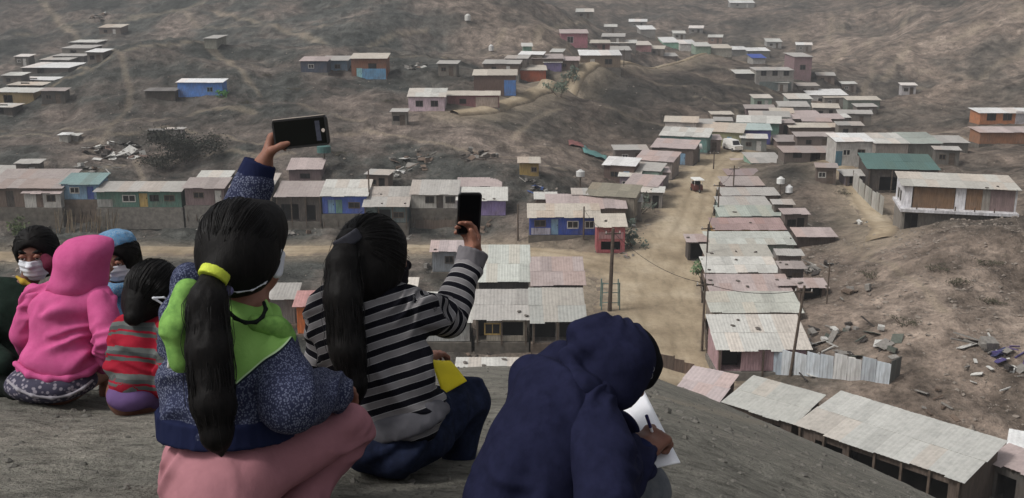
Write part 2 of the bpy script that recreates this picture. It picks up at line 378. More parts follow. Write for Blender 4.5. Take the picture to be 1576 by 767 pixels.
def road_material():
    t = NT('dusty_road'); geo = t.n('ShaderNodeNewGeometry').outputs['Position']
    a = t.noise(geo, .13, 5, .6); b = t.noise(t.scalev(geo, (1.8, .45, 1)), .8, 5, .65); c = t.noise(geo, 3.0, 4, .7)
    col = t.ramp(a, [(.34, rgb(140,125,104)), (.5, rgb(168,152,128)), (.66, rgb(186,171,148))])
    col = t.mix(.8, col, t.ramp(b, [(.3, gray(.68)), (.5, gray(1.0)), (.72, gray(1.1))]), 'MULTIPLY')
    col = t.mix(.5, col, t.ramp(c, [(.3, gray(.7)), (.6, gray(1.05))]), 'MULTIPLY')
    e = t.attr('edge'); en = t.math('MULTIPLY', e, t.ramp(t.noise(geo, .7, 4, .7), [(.35, gray(0)), (.6, gray(1.4))]))
    col = t.mix(t.math('MINIMUM', en, 1.0), col, rgb(112,101,90))
    tr = t.attr('track'); col = t.mix(t.math('MULTIPLY', tr, .45), col, rgb(120,106,86))
    return t.fin(col, .95, t.bump(t.math('ADD', b, c), .5, .12), .1)
ROADM = road_material()
def build_road(name, pl, hw):
    # resample
    seg = np.hypot(*np.diff(pl, axis=0).T); s = np.concatenate([[0], np.cumsum(seg)]); n = int(s[-1]/1.1)+2
    q = np.linspace(0, s[-1], n); cxs = np.interp(q, s, pl[:, 0]); cys = np.interp(q, s, pl[:, 1]); ws = np.interp(q, s, hw)
    for _ in range(6):
        cxs[1:-1] = (cxs[:-2]+2*cxs[1:-1]+cxs[2:])/4; cys[1:-1] = (cys[:-2]+2*cys[1:-1]+cys[2:])/4
    tx, ty = np.gradient(cxs), np.gradient(cys); L = np.hypot(tx, ty); nx, ny = ty/L, -tx/L
    K = 19; us = np.linspace(-1, 1, K)
    wl = ws*(1+.18*vnoise(q/4, q*0, seed=71)); wr = ws*(1+.18*vnoise(q/4, q*0+9, seed=72))
    U = us[None, :]; Wd = np.where(U < 0, wl[:, None], wr[:, None])
    x = cxs[:, None]+nx[:, None]*U*Wd; y = cys[:, None]+ny[:, None]*U*Wd
    h, v, nn = base_h(x, y)
    rut = -.05*np.exp(-((np.abs(U*Wd)-1.0)/.3)**2) + .06*fbm(x/2.5, y/2.5, oct=3, seed=61)
    z = h + (.4 if name == 'hill_road' else .06) + rut - (1.3 if name == 'hill_road' else .16)*np.abs(U)**6
    V = np.stack([x, y, z], -1).reshape(-1, 3)
    F = [(i*K+j, (i+1)*K+j, (i+1)*K+j+1, i*K+j+1) for i in range(n-1) for j in range(K-1)]
    o = mesh_obj(name, V, [f for f in F], ROADM, smooth=True)
    if o.data.polygons[0].normal.z < 0: o.data.flip_normals()
    for nm, arr in (('edge', np.clip((np.abs(U)-.55)/.45, 0, 1)+0*x), ('track', np.exp(-((np.abs(U*Wd)-1.0)/.35)**2)+0*x)):
        at = o.data.attributes.new(nm, 'FLOAT', 'POINT'); at.data.foreach_set('value', arr.astype(np.float32).ravel())
    o['kind'] = 'structure'; return o
for nm, key in (('main_road','main'),('cross_road','cross'),('hill_road','upper'),('side_track','right')):
    build_road(nm, *RW[key])
# ------------------------------------------------------------------ houses
def sheet_mesh(waves=4, flat=False):
    n = waves*2+1; v = []; f = []
    for k in range(2):
        for i in range(n):
            u = i/(n-1)-.5; z = (.5*(i % 2) if not flat else 0)
            v.append((u, 0 if k == 0 else 1, z))
    for k in range(2):
        for i in range(n):
            u = i/(n-1)-.5; z = (.5*(i % 2) if not flat else 0)-.35
            v.append((u, 0 if k == 0 else 1, z))
    for i in range(n-1):
        f.append((i, i+1, n+i+1, n+i)); f.append((2*n+i, 3*n+i, 3*n+i+1, 2*n+i+1)); f.append((i, 2*n+i, 2*n+i+1, i+1)); f.append((n+i, n+i+1, 3*n+i+1, 3*n+i))
    f.append((0, n, 3*n, 2*n)); f.append((n-1, 2*n+n-1, 3*n+n-1, n+n-1))
    me = bpy.data.meshes.new('sheet'); me.from_pydata(v, [], f); me.update(); return me
_sheets = {}
def sheet(mat, waves=4):
    k = (mat.name, waves)
    if k not in _sheets:
        me = sheet_mesh(waves); me.materials.append(mat); _sheets[k] = me
    return _sheets[k]
_boxes = {}
def unit_box(mat, ch=0):
    if mat.name not in _boxes:
        m = MB().box(-.5, .5, -.5, .5, -.5, .5); me = bpy.data.meshes.new('piece'); me.from_pydata(m.v, [], m.f); me.materials.append(mat); me.update(); _boxes[mat.name] = me
    return _boxes[mat.name]
def piece(name, mat, parent, c, s, rot=(0, 0, 0)):
    o = bpy.data.objects.new(name, unit_box(mat)); o.location = c; o.scale = s; o.rotation_euler = rot; return link(o, parent)
GLASS = None
def glass():
    global GLASS
    if GLASS is None:
        t = NT('dark_window'); GLASS = t.fin(rgb(38, 38, 40), .25, None, .5)
    return GLASS
WOOD = plain('grey_wood', (92, 80, 70), .85, .4, 3)
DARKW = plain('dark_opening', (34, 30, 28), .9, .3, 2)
STONE = plain('dry_stone', (104, 98, 90), .92, .45, 1.6, .6)
EARTH = plain('earth_base', (106, 94, 84), .95, .5, 1.2, .7); BLOCK = plain('block_base', (120, 115, 108), .92, .4, 2.4, .5)
WHITEF = plain('white_frame', (186, 182, 176), .7, .2)
NHOUSE = 0
# roof colours
GREY, PALE, MAUVE, WHITE, DARK, PINK, RUST, TEALR, CREAM = (176,172,166), (200,198,191), (164,153,148), (222,221,218), (120,116,112), (180,165,161), (140,120,108), (124,148,146), (192,183,170)
def house(loc, yaw, wd, dp, h, s, wall, roof, label, cat='house', name='shack', feats=(), group=None, plinth=1.5, detail=1, over=.22, rust=.35, wall2=None, ribs=True, side=None):
    """mono pitched shack: front wall along local x at y=0, roof rising towards the back by slope s"""
    global NHOUSE; NHOUSE += 1
    rnd = random.Random(NHOUSE*13+5)
    root = empty(name, loc, yaw); tag(root, label, cat, group)
    wm = wallmat(wall, ribs); x0, x1 = -wd/2, wd/2; hb = h+s*dp
    # wall shell with a sloping top, no lid: four walls of real thickness
    m = MB(); th = .12
    def slab(a, b):                       # wall from a to b in plan
        (ax, ay), (bx, by) = a, b; za, zb = h+s*ay-.03, h+s*by-.03
        d = Vector((bx-ax, by-ay, 0)).normalized(); nrm = Vector((-d.y, d.x, 0))*th
        m.hexa([(ax,ay,0),(bx,by,0),(bx+nrm.x,by+nrm.y,0),(ax+nrm.x,ay+nrm.y,0),(ax,ay,za),(bx,by,zb),(bx+nrm.x,by+nrm.y,zb),(ax+nrm.x,ay+nrm.y,za)])
    # front wall with openings cut as gaps between panels
    ops = []
    for ft in feats:
        if ft[0] in ('win', 'door', 'open'): ops.append(ft)
    xs = sorted(set([x0, x1]+[x0+wd*o[1]-o[2]/2 for o in ops]+[x0+wd*o[1]+o[2]/2 for o in ops]))
    for a, b in zip(xs[:-1], xs[1:]):
        mid = (a+b)/2; op = next((o for o in ops if abs(mid-(x0+wd*o[1])) < o[2]/2-.01), None)
        if op is None: m.box(a, b, 0, th, 0, h-.03)
        else:
            lo, hi = op[3], op[4]
            if lo > .02: m.box(a, b, 0, th, 0, lo)
            if hi < h-.06: m.box(a, b, 0, th, hi, h-.03)
    slab((x1, th+.002), (x1, dp)); slab((x0+.0, dp), (x0+.0, th+.002)); slab((x1-.002-th, dp), (x0+.002+th, dp))
    m.box(x0+.01, x1-.01, th, dp, -.06, .0)
    wo = m.build('wall', wm, root)
    for op in ops:
        oc = x0+wd*op[1]; ow, lo, hi = op[2], op[3], op[4]
        fm = wallmat(op[5], False) if len(op) > 5 else rnd.choice((WHITEF, WOOD, DARKW, WOOD))
        if op[0] == 'win':
            f = MB(); b = .07
            f.box(oc-ow/2-.02, oc+ow/2+.02, -.03, .05, hi-b, hi+.02).box(oc-ow/2-.02, oc+ow/2+.02, -.03, .05, lo-.02, lo+b)
            f.box(oc-ow/2-.02, oc-ow/2+b, -.028, .048, lo+b, hi-b).box(oc+ow/2-b, oc+ow/2+.02, -.028, .048, lo+b, hi-b).box(oc-.03, oc+.03, -.026, .046, lo+b, hi-b)
            wf = f.build('window', fm, root)
            MB().box(oc-ow/2+b, oc-.03, .06, .08, lo+b, hi-b).build('pane', glass(), wf); MB().box(oc+.03, oc+ow/2-b, .06, .08, lo+b, hi-b).build('pane', glass(), wf)
        elif op[0] == 'door':
            d = MB().box(oc-ow/2+.02, oc+ow/2-.02, .03, .08, .02, hi-.02).build('door', fm, root)
            MB().box(oc+ow/2-.16, oc+ow/2-.10, -.01, .03, .95, 1.1).build('handle', DARKW, d)
        else:
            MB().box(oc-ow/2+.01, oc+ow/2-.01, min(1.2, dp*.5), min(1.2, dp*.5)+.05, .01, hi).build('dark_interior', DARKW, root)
    if wall2:                               # lower painted band
        c2, f0, f1, z0, z1 = wall2
        MB().box(x0+wd*f0, x0+wd*f1, -.035, -.004, z0, z1).build('wall_band', wallmat(c2, False), root)
    if side:                                # battens / painted side board
        MB().box(x1+.004, x1+.05, .1, dp-.1, .1, h-.1).build('side_panel', wallmat(side, True), root)
    # foundation
    if plinth > 0: MB().box(x0-.12, x1+.12, -.15, dp+.1, -plinth, -.061).build('plinth', rnd.choice((STONE, STONE, EARTH, BLOCK)), root)
    # roof: beams and overlapping corrugated sheets
    ang = math.atan(s); L = (dp+2*over)/math.cos(ang)
    rf = empty('roof', (0, -over, h-s*over+.05), 0, root); rf.rotation_euler = (ang, 0, 0)
    for xx in np.linspace(x0+.1, x1-.1, 3 if detail else 2): piece('beam', WOOD, rf, (xx, L/2, -.02), (.1, L-.1, .064))
    W = wd+2*over
    if detail >= 2: nx, ny = max(2, round(W/.95)), max(1, round(L/2.1))
    elif detail == 1: nx, ny = max(2, round(W/1.25)), max(1, round(L/2.8))
    else: nx, ny = max(1, round(W/2.6)), 1
    mats = [roofmat(roof, rust)]
    sw, sl = W/nx, L/ny
    for j in range(ny):
        jx = rnd.uniform(-.04, .04)
        for i in range(nx):
            o = bpy.data.objects.new('roof_sheet', sheet(mats[0], 4 if detail else 3))
            ln = sl*1.07 + (rnd.uniform(-.10, .14) if (j == 0) else 0)
            o.location = (-W/2+sw*(i+.5)+jx+rnd.uniform(-.02, .02), sl*j-(ln-sl*1.07 if j == 0 else .0)-.02, .018+.016*j+.007*(i % 2)+rnd.uniform(0, .008))
            o.rotation_euler = (rnd.uniform(-.004, .004), rnd.uniform(-.008, .008), rnd.uniform(-.014, .014))
            o.scale = (sw*1.06, ln, .032); link(o, rf)
    for ft in feats:
        if ft[0] == 'posts':                # front posts
            for q in range(ft[1]):
                xx = x0+.1+(wd-.2)*q/(ft[1]-1)
                MB().box(xx-.06, xx+.06, -over+.02, -over+.14, -ft[2], h-s*over+.0).build('post', WOOD, root)
        elif ft[0] == 'stilts':
            for q in range(ft[1]):
                xx = x0+.15+(wd-.3)*q/(ft[1]-1)
                MB().tube((xx, -.2, -ft[2]), (xx, .05, -.07), .07, .06, 6).build('stilt', WOOD, root)
        elif ft[0] == 'boards':             # vertical boards over the front, each its own piece
            nb = ft[1]; bm_ = [wallmat(c, False) for c in ft[2]]; bw = wd/nb
            for q in range(nb):
                piece('board', rnd.choice(bm_), root, (x0+bw*(q+.5), -.03-rnd.uniform(0, .015), h*.5-.03), (bw*.95, .03, h-.12-rnd.uniform(0, .12)), (0, rnd.uniform(-.012, .012), 0))
    root['yawdeg'] = round(math.degrees(yaw), 1); del root['yawdeg']
    return root
def xat(px, Y, py): return PY(px, py, Y).x
def rect(xl, xr, yrb, yrf, label, wall=(120,108,98), roof=GREY, ybase=None, Y=None, h=2.3, s=.16, yaw=0.0, feats=(), dmax=13, dmin=1.6, **kw):
    """house from its outline in the photograph: roof back row, roof front row, base row"""
    mx = (xl+xr)/2
    if Y is None: Y = ray_hit(mx, yrf, h) or 200
    elif Y > 118 and ybase is not None and kw.get('plinth', 1) != 0: Y = ray_hit(mx, ybase, .0, y0=max(64, Y*.8)) or Y
    a, b = PY(xl, yrf, Y), PY(xr, yrf, Y); zf = a.z; wd = b.x-a.x
    zb = PY(mx, ybase, Y).z if ybase is not None else zf-h
    hh = max(1.2, zf-zb)
    t = tand(yrb); dp = (CAMZ-zf-Y*t)/(t+s); dp = max(dmin, min(dmax, dp))
    over = .22
    g = min(T1((a.x+b.x)/2, Y), T1(a.x, Y), T1(b.x, Y)); pl = max(.6, (zf-hh)-g+.7)
    if 'detail' not in kw: kw['detail'] = 2 if Y < 108 else (1 if Y < 165 else 0)
    kw.setdefault('plinth', pl)
    return house(((a.x+b.x)/2, Y+over, zf-hh+s*over), math.radians(yaw), max(1.2, (wd-2*over))/max(.75, math.cos(math.radians(yaw))), max(1.2, dp-2*over), hh, s, wall, roof, label, feats=feats, **kw)
LILAC, BLUEW, LBLUE, GREENW, WHITEW, BRW, PINKW, TEALW = (140,124,168), (72,96,170), (128,160,186), (86,120,108), (196,192,186), (118,102,92), (176,132,140), (104,140,136)
REDW, ORW, YELW, MAUW, DKW = (150,78,76), (176,112,70), (172,146,90), (126,108,108), (78,72,68)
# ---- row above the cross road
rect(-25,96,262,291,'brown board house with a wide sloping grey roof beside the small white house',BRW,MAUVE,320,113,s=.22,feats=[('door',.3,.9,0,1.9,DKW)])
rect(-30,20,256,270,'low roof corner peeking up behind the brown board house',BRW,GREY,285,122)
rect(32,94,279,299,'small white house with a brown door and pinkish roof',WHITEW,PINK,321,112.5,s=.25,feats=[('door',.42,.8,0,1.8,BRW),('win',.74,1.0,.7,1.5)])
rect(90,152,268,285,'light blue house above the bundle of dry canes',LBLUE,TEALR,308,113.5,s=.2,feats=[('win',.35,1.1,.7,1.4),('door',.78,.8,0,1.5,BLUEW),('stilts',5,1.8)])
rect(144,280,281,296,'long green house with a yellow door on a grey stone base',GREENW,GREY,320,112.5,s=.2,feats=[('win',.38,1.5,.6,1.4),('door',.55,1.0,0,1.6,YELW),('win',.68,1.0,.7,1.4),('win',.86,1.2,.7,1.4)],plinth=2.6,wall2=((150,150,146),.0,.18,.02,.9))
rect(280,346,275,291,'mauve boarded house with a white strip beside the long green house',MAUW,MAUVE,317,112.5,s=.2,feats=[('win',.35,1.2,.8,1.5),('door',.85,.8,0,1.7,WHITEW),('stilts',5,1.8)])
rect(300,352,264,277,'grey roof of a shack behind the mauve boarded house',BRW,PALE,290,121,s=.2)
rect(352,420,268,290,'grey boarded shack below the raised blue sleeve',(130,122,112),GREY,318,113,s=.2,feats=[('win',.5,1.2,.7,1.5)])
rect(421,496,281,304,'open fronted shack with mauve roof beneath the small upper hut',DKW,MAUVE,342,112,s=.26,feats=[('open',.3,2.0,0,2.0),('open',.75,1.2,0,1.9),('posts',4,.6)])
rect(441,496,245,262,'small dark hut standing above the open fronted shack',MAUW,PINK,282,121,s=.28,feats=[('win',.5,1.2,.5,1.1)])
rect(492,566,278,303,'bright blue house with a pale roof beside the open fronted shack',BLUEW,PALE,330,112,s=.26,feats=[('door',.2,.8,0,1.6,LBLUE),('win',.72,1.3,.6,1.3),('stilts',4,1.5)],wall2=((104,140,132),.30,.45,.02,1.6))
rect(557,629,289,319,'shack with a white edged grey roof and dark open porch',(98,116,118),GREY,344,110.5,s=.3,feats=[('open',.45,1.6,0,1.5),('win',.8,1.2,.5,1.2),('posts',4,.8)])
rect(630,706,279,301,'grey white house with two windows beside the purple house',(184,180,172),GREY,322,112.5,s=.24,feats=[('win',.4,1.0,.6,1.4,DKW),('door',.62,.8,0,1.5,DKW),('win',.85,1.1,.6,1.4,DKW),('stilts',5,1.7)])
rect(701,781,290,310,'purple house with a pale grey roof above the cross road',LILAC,PALE,333,111.5,s=.24,feats=[('win',.25,1.0,.6,1.3),('stilts',5,1.5)])
rect(703,772,275,288,'upper pinkish roof shed directly behind the purple house',BRW,PINK,300,120,s=.2)
rect(797,832,243,252,'small yellow plywood box hut on the brown slope',YELW,CREAM,272,128,s=.1,feats=[('win',.75,.7,.5,1.1,BRW)],name='hut',cat='hut')
# ---- corner houses at the junction
rect(812,926,315,336,'royal blue house with white lower band at the road junction',(58,82,164),CREAM,363,104,s=.24,feats=[('door',.36,.8,0,1.7,LBLUE),('win',.15,1.2,.9,1.6),('win',.62,1.2,.7,1.5),('win',.86,1.0,.7,1.5)],wall2=((176,174,190),.02,.30,.02,.75))
rect(842,966,301,322,'wide pink grey roof directly behind the royal blue house',BRW,PINK,335,110,s=.22,dmax=7)
rect(916,966,331,351,'red fronted corner shop with an open dark counter',(160,88,92),CREAM,391,99.5,s=.26,feats=[('open',.5,2.0,.3,1.2,DKW)],wall2=((168,126,128),.06,.94,1.5,2.2))
rect(822,858,297,308,'little pale roof with a dark hole beside the pink grey roof',BRW,PALE,320,113,s=.2,name='hut',cat='hut')
# ---- row on the left of the main road, climbing
for a in ((900,978,284,304,'green brown roofed shack with a grey side wall above the royal blue house',(140,132,120),(140,134,118),-18),
          (962,1012,270,287,'shack with lavender pink side walls beside the main road',(156,134,150),PINK,-22),
          (928,978,243,256,'brown boarded house with pale green end wall and white roof',(96,80,74),WHITE,-20),
          (970,1016,251,264,'low grey roofed shack with pale green side wall',(150,172,158),GREY,-22),
          (978,1036,233,249,'long pale pink roof house with peeling side wall',(150,140,134),PINK,-22),
          (1003,1068,215,229,'brown walled house with a straight pinkish roof',(104,94,88),PINK,-22),
          (1016,1089,197,211,'teal fronted house with wide pale roof on the main road',TEALW,PALE,-20),
          (1023,1073,180,189,'small cream house with dark windows above the teal fronted house',(196,186,178),CREAM,-12),
          (1066,1142,190,204,'long brownish roof house with yellow green front',(150,148,116),CREAM,-18)):
    rect(a[0],a[1],a[2],a[3],a[4],a[5],a[6],yaw=a[7],h=2.4,s=.17,feats=[('door',.75,.8,0,1.7,LBLUE),('win',.35,1.1,.8,1.6)],side=a[5] if a[5] != BRW else None)
for a in ((1124,1188,191,201,'violet blue house where the main road bends',(92,92,160),(176,190,186),-8),
          (1135,1200,179,190,'house with a thin pale roof behind the violet blue house',GREENW,PALE,-14),
          (1155,1216,172,181,'long grey green roof in the upper village',GREENW,GREY,-10),
          (1186,1222,167,175,'small maroon walled house in the upper village',(122,76,80),CREAM,-10),
          (1213,1251,145,153,'pale grey roof shack just below the two storey block',(150,156,150),PALE,0),
          (1200,1246,157,165,'white fronted shack with a flat pale roof in the upper village',(170,166,160),GREY,-5),
          (1245,1306,138,147,'white shop row with dark doors in the upper village',WHITEW,WHITE,0),
          (1304,1357,149,155,'shack with a long thin pale roof on the right of the upper village',(120,128,118),CREAM,0),
          (1192,1300,176,184,'straight brownish roof of a long shed in the upper village',BRW,PINK,0),
          (1215,1300,190,197,'second long shed with pale stacked roof edges',BRW,CREAM,0)):
    rect(a[0],a[1],a[2],a[3],a[4],a[5],a[6],yaw=a[7],h=2.4,s=.15,feats=[('door',.75,.9,0,1.7,DKW),('win',.3,1.1,.8,1.6)])
# ---- row on the right of the main road, near to far
R = [(1102,1250,487,541,'large pale roofed house with pink wall and dark garage beside the tin fence',(170,140,144),PALE,66.5,574,.3),
 (1094,1237,451,483,'pale green white roofed house behind the pink walled house',(140,128,118),(184,184,174),75,None,.24),
 (1093,1222,424,451,'pinkish grey roofed house with a brown boarded dormer',BRW,PINK,80.5,None,.22),
 (1086,1201,397,421,'light grey roofed house with a dark vent, third up from the tin fence end',BRW,PALE,86,None,.2),
 (1086,1191,378,397,'light grey roofed house with white clutter on its roof',BRW,(176,172,162),91,None,.18),
 (1090,1226,358,378,'wide white green roofed house beside a small street awning',(130,140,130),(186,188,180),96,None,.18),
 (1099,1212,337,355,'house with patched red and pink roof above an ochre wall',(160,124,76),(168,144,140),103,None,.17),
 (1107,1206,318,334,'pale green roofed house in the street row',(120,132,124),(172,178,168),110,None,.15),
 (1106,1187,304,317,'grey roofed house with a green front corner in the street row',(120,134,128),GREY,116.5,None,.13),
 (1111,1201,290,302,'long grey roofed house ending in a white tank in the street row',BRW,GREY,122,None,.12),
 (1115,1178,273,287,'mauve roofed low house in the street row',MAUW,MAUVE,129,None,.12),
 (1120,1173,261,271,'upper mauve roofed low house next to the bare mound',MAUW,(150,136,134),137,None,.1),
 (1156,1208,236,252,'pale green walled house with a dark rear yard',(140,172,152),GREY,146,None,.1),
 (1196,1250,209,219,'brown board house with pinkish patches above the green walled house',(128,112,104),MAUVE,168,None,.1)]
for a in R:
    fe = [('open',.15,1.4,0,1.9),('posts',3,.4)] if a[8] else [('win',.3,1.2,.8,1.6),('door',.8,.8,0,1.8)]
    rect(a[0],a[1],a[2],a[3],a[4],a[5],a[6],ybase=a[8],Y=a[7],h=2.3,s=a[9],feats=fe,rust=.28,side=(120,134,130))
rect(1197,1231,433,441,'brown boarded dormer box on the pinkish grey roofed house',(112,84,78),PINK,457,81.2,s=.1,name='dormer',cat='dormer',plinth=0,dmax=2)
rect(1229,1276,430,444,'lean-to with a pink sheet roof and loose poles beside the brown dormer',BRW,PINK,470,80,s=.15,feats=[('open',.5,1.6,0,1.6)],name='lean_to',cat='lean-to')
rect(1057,1092,362,374,'small pinkish street awning on posts',DKW,PINK,402,96.5,s=.15,feats=[('open',.5,1.4,0,1.7)],name='awning',cat='awning')
rect(1226,1290,352,366,'dark shed with a pink roof behind the street row',(84,72,68),PINK,390,98,s=.15,name='shed',cat='shed')
rect(1130,1158,245,254,'tiny shack beside the pale green walled house',BRW,PINK,None,150,s=.1,name='hut',cat='hut')
rect(1206,1290,226,236,'row shed with a flat brown roof below the brown board house',(104,94,88),MAUVE,250,158,s=.1,name='shed',cat='shed',feats=[('open',.6,1.4,0,1.5),('win',.25,1.2,.6,1.3)])
# ---- right hillside
rect(1286,1347,206,219,'white house with a flat white roof on the right terrace',WHITEW,WHITE,258,140,s=.12,feats=[('win',.3,1.0,1.6,2.4),('win',.7,1.0,1.6,2.4),('door',.75,.9,0,1.7,DKW)],wall2=((84,124,140),.0,.18,.02,2.2))
rect(1347,1402,206,222,'pale grey roof house beside the flat roofed white house',(150,142,134),PALE,246,146,s=.12)
rect(1398,1452,205,222,'house with green grey roof along the right terrace',(120,120,112),(160,166,158),244,147,s=.12)
rect(1450,1494,210,221,'last low roof at the end of the right terrace',(110,108,102),GREY,236,150,s=.12)
rect(1338,1446,238,262,'house with a large teal tarpaulin roof on the right terrace',DKW,(84,112,107),298,124,s=.14,yaw=-8,rust=.1,feats=[('open',.3,2.2,.2,2.0),('posts',4,.5)])
rect(1300,1345,262,272,'shop corner with white posts below the flat roofed white house',(110,100,104),GREY,292,130,s=.1,feats=[('open',.4,1.6,0,1.6),('posts',3,.3)],name='stall',cat='stall')
rect(1508,1600,167,175,'orange and white house with a green ledge on the upper right slope',(180,120,84),WHITE,192,190,s=.1,feats=[('win',.2,1.6,.7,2.0),('win',.48,1.6,.7,2.0)],wall2=((196,192,196),.62,1.0,.02,2.3))
rect(1508,1600,196,205,'brick walled lower house under the orange and white house',(150,108,82),(184,170,166),222,183,s=.1)
# ---- hillside houses, centre
rect(626,686,137,150,'pale pink house with two dark windows on the slope',(204,182,190),PALE,172,152,s=.16,feats=[('win',.3,1.1,.7,1.6,DKW),('win',.72,1.1,.7,1.6,DKW)],detail=1)
rect(686,770,141,148,'maroon walled house beside the pale pink house',(136,96,98),CREAM,166,153,s=.1,wall2=((176,160,148),.55,.98,.02,1.6),feats=[('win',.3,1.0,.6,1.3)])
rect(727,796,108,117,'brown boarded house with a blue end wall on the slope',(112,92,84),CREAM,148,178,s=.1,side=(86,120,170),wall2=((84,124,182),.72,1.0,.02,2.6))
rect(772,842,101,109,'orange timber house by the upper road',(164,86,58),CREAM,126,196,s=.1,feats=[('win',.3,1.2,.6,1.5)])
rect(836,866,90,97,'violet white hut by the upper road',(132,120,160),PALE,112,206,s=.1,name='hut',cat='hut')
rect(892,957,78,86,'tan plank house with a white overhanging roof by the upper road',(128,112,96),WHITE,104,236,s=.12,feats=[('door',.3,1.0,0,1.8,WHITEW),('win',.7,1.6,.6,1.8)])
rect(862,906,46,52,'tall pink house on the upper slope',(176,118,128),PINK,74,262,s=.1,feats=[('win',.35,1.6,1.2,2.8)])
rect(803,820,67,72,'mint green hut on the upper slope',(140,176,156),PALE,86,236,s=.1,name='hut',cat='hut')
rect(818,868,84,91,'grey shack between the mint hut and the tan plank house',BRW,MAUVE,106,226,s=.1)
rect(940,972,72,78,'stone grey hut above the bend of the upper road',(130,122,116),GREY,92,262,s=.1,name='hut',cat='hut')
rect(965,1004,64,70,'pink and white hut near the upper road',(190,140,140),PALE,80,285,s=.1,name='hut',cat='hut')
rect(985,1010,40,46,'pale concrete hut high in the far valley',(150,146,140),WHITE,58,372,s=.1,name='hut',cat='hut')
rect(1020,1046,58,66,'mint green house in the far row',(150,196,172),WHITE,76,330,s=.1)
rect(1046,1072,62,68,'white house in the far row beside the mint green one',WHITEW,WHITE,80,330,s=.1)
rect(1070,1096,66,72,'pale green shop in the far row',(146,166,148),PALE,84,325,s=.1)
rect(1094,1128,69,75,'wide cream house in the far row',(170,166,154),CREAM,88,320,s=.1)
rect(1126,1152,72,77,'grey house with a pale roof near the end of the far row',(130,130,126),WHITE,88,322,s=.1)
rect(1150,1186,74,79,'low long shed at the end of the far row',(110,112,108),WHITE,88,326,s=.1,name='shed',cat='shed')
rect(1158,1180,84,90,'bright blue roofed kiosk below the far row',(170,168,164),(60,84,160),99,300,s=.1,name='kiosk',cat='kiosk')
rect(1163,1224,104,109,'two storey grey concrete block with square dark windows',(144,140,134),GREY,140,256,s=.05,detail=1,feats=[('win',.2,1.3,3.6,4.8,DKW),('win',.5,1.3,3.6,4.8,DKW),('win',.8,1.3,3.6,4.8,DKW)],wall2=((110,120,118),.1,.95,.05,2.2))
rect(1222,1252,82,88,'pink grey upper house behind the two storey concrete block',(150,124,126),GREY,126,274,s=.05,feats=[('win',.5,1.4,3,4.2,DKW)])
rect(1132,1166,108,114,'dark low hut left of the two storey concrete block',DKW,PALE,124,266,s=.1,name='hut',cat='hut')
rect(1020,1044,82,87,'tiny brown hut above the upper road bend',BRW,GREY,93,290,s=.1,name='hut',cat='hut')
# ---- houses on the left hills
rect(460,504,88,95,'dark blue shack at the left end of the hillside pair',(74,82,98),PINK,112,172,s=.12,feats=[('win',.4,1.0,.7,1.4)])
rect(494,536,87,94,'pale blue boarded shack next to the dark blue shack',(116,140,160),GREY,112,174,s=.12,feats=[('win',.6,1.0,.7,1.4)])
rect(538,596,83,91,'timber house with a bright blue lower wall on the left hill',(140,96,76),CREAM,123,173,s=.12,feats=[('door',.22,1.0,0,2.0,(150,196,200)),('win',.6,1.4,1.9,2.8)],wall2=((112,160,196),.3,.98,.02,1.9))
rect(270,343,122,128,'sky blue hut with a shining white roof on the left hill',(92,136,204),(232,232,232),150,162,s=.12,detail=1,rust=.05,name='hut',cat='hut',feats=[('win',.72,1.0,.8,1.6,LBLUE)])
rect(220,270,136,141,'dark stone shed left of the sky blue hut',(78,72,66),DARK,156,163,s=.08,name='shed',cat='shed')
rect(312,334,55,60,'square beige hut high on the left hill',(150,148,136),GREY,76,196,s=.05,name='hut',cat='hut')
for a in ((30,107,97,105,'long white roof shed on the far left slope',DKW,WHITE,116,215),(20,84,119,124,'thin white roof shed below the long white roof shed',DKW,WHITE,132,200),
          (8,66,127,132,'cream roof shed on the far left slope',(90,84,78),CREAM,142,192),(-20,54,136,143,'yellow fronted house on the far left slope',(150,130,92),PALE,162,182),
          (-20,20,160,166,'bottom most pale roof of the far left slope',DKW,PALE,178,172),(92,140,70,75,'flat roofed concrete house in the far left gully',(110,106,100),GREY,88,258),
          (104,150,62,66,'upper pale roof hut in the far left gully',(96,92,86),PALE,76,268),(78,130,82,87,'open sided grey house in the far left gully',(96,92,88),GREY,98,246)):
    rect(a[0],a[1],a[2],a[3],a[4],a[5],a[6],ybase=a[7],Y=a[8],s=.08,yaw=-6,feats=[('open',.4,1.6,.2,1.6)])
rect(88,104,205,209,'small white water hut on the dark left slope',(176,172,164),WHITE,220,141,s=.08,name='hut',cat='hut')
rect(104,119,206,210,'small grey hut paired with the white water hut',(150,146,140),PALE,219,142,s=.08,name='hut',cat='hut')
rect(224,252,199,202,'black open shed above the collapsed roofs',(50,48,46),DARK,220,141,s=.05,name='shed',cat='shed')
rect(252,282,197,200,'shed of upright white and grey planks above the collapsed roofs',(120,118,116),GREY,222,140,s=.05,feats=[('boards',9,[(176,172,170),(84,82,80),(140,136,132)])],name='shed',cat='shed')
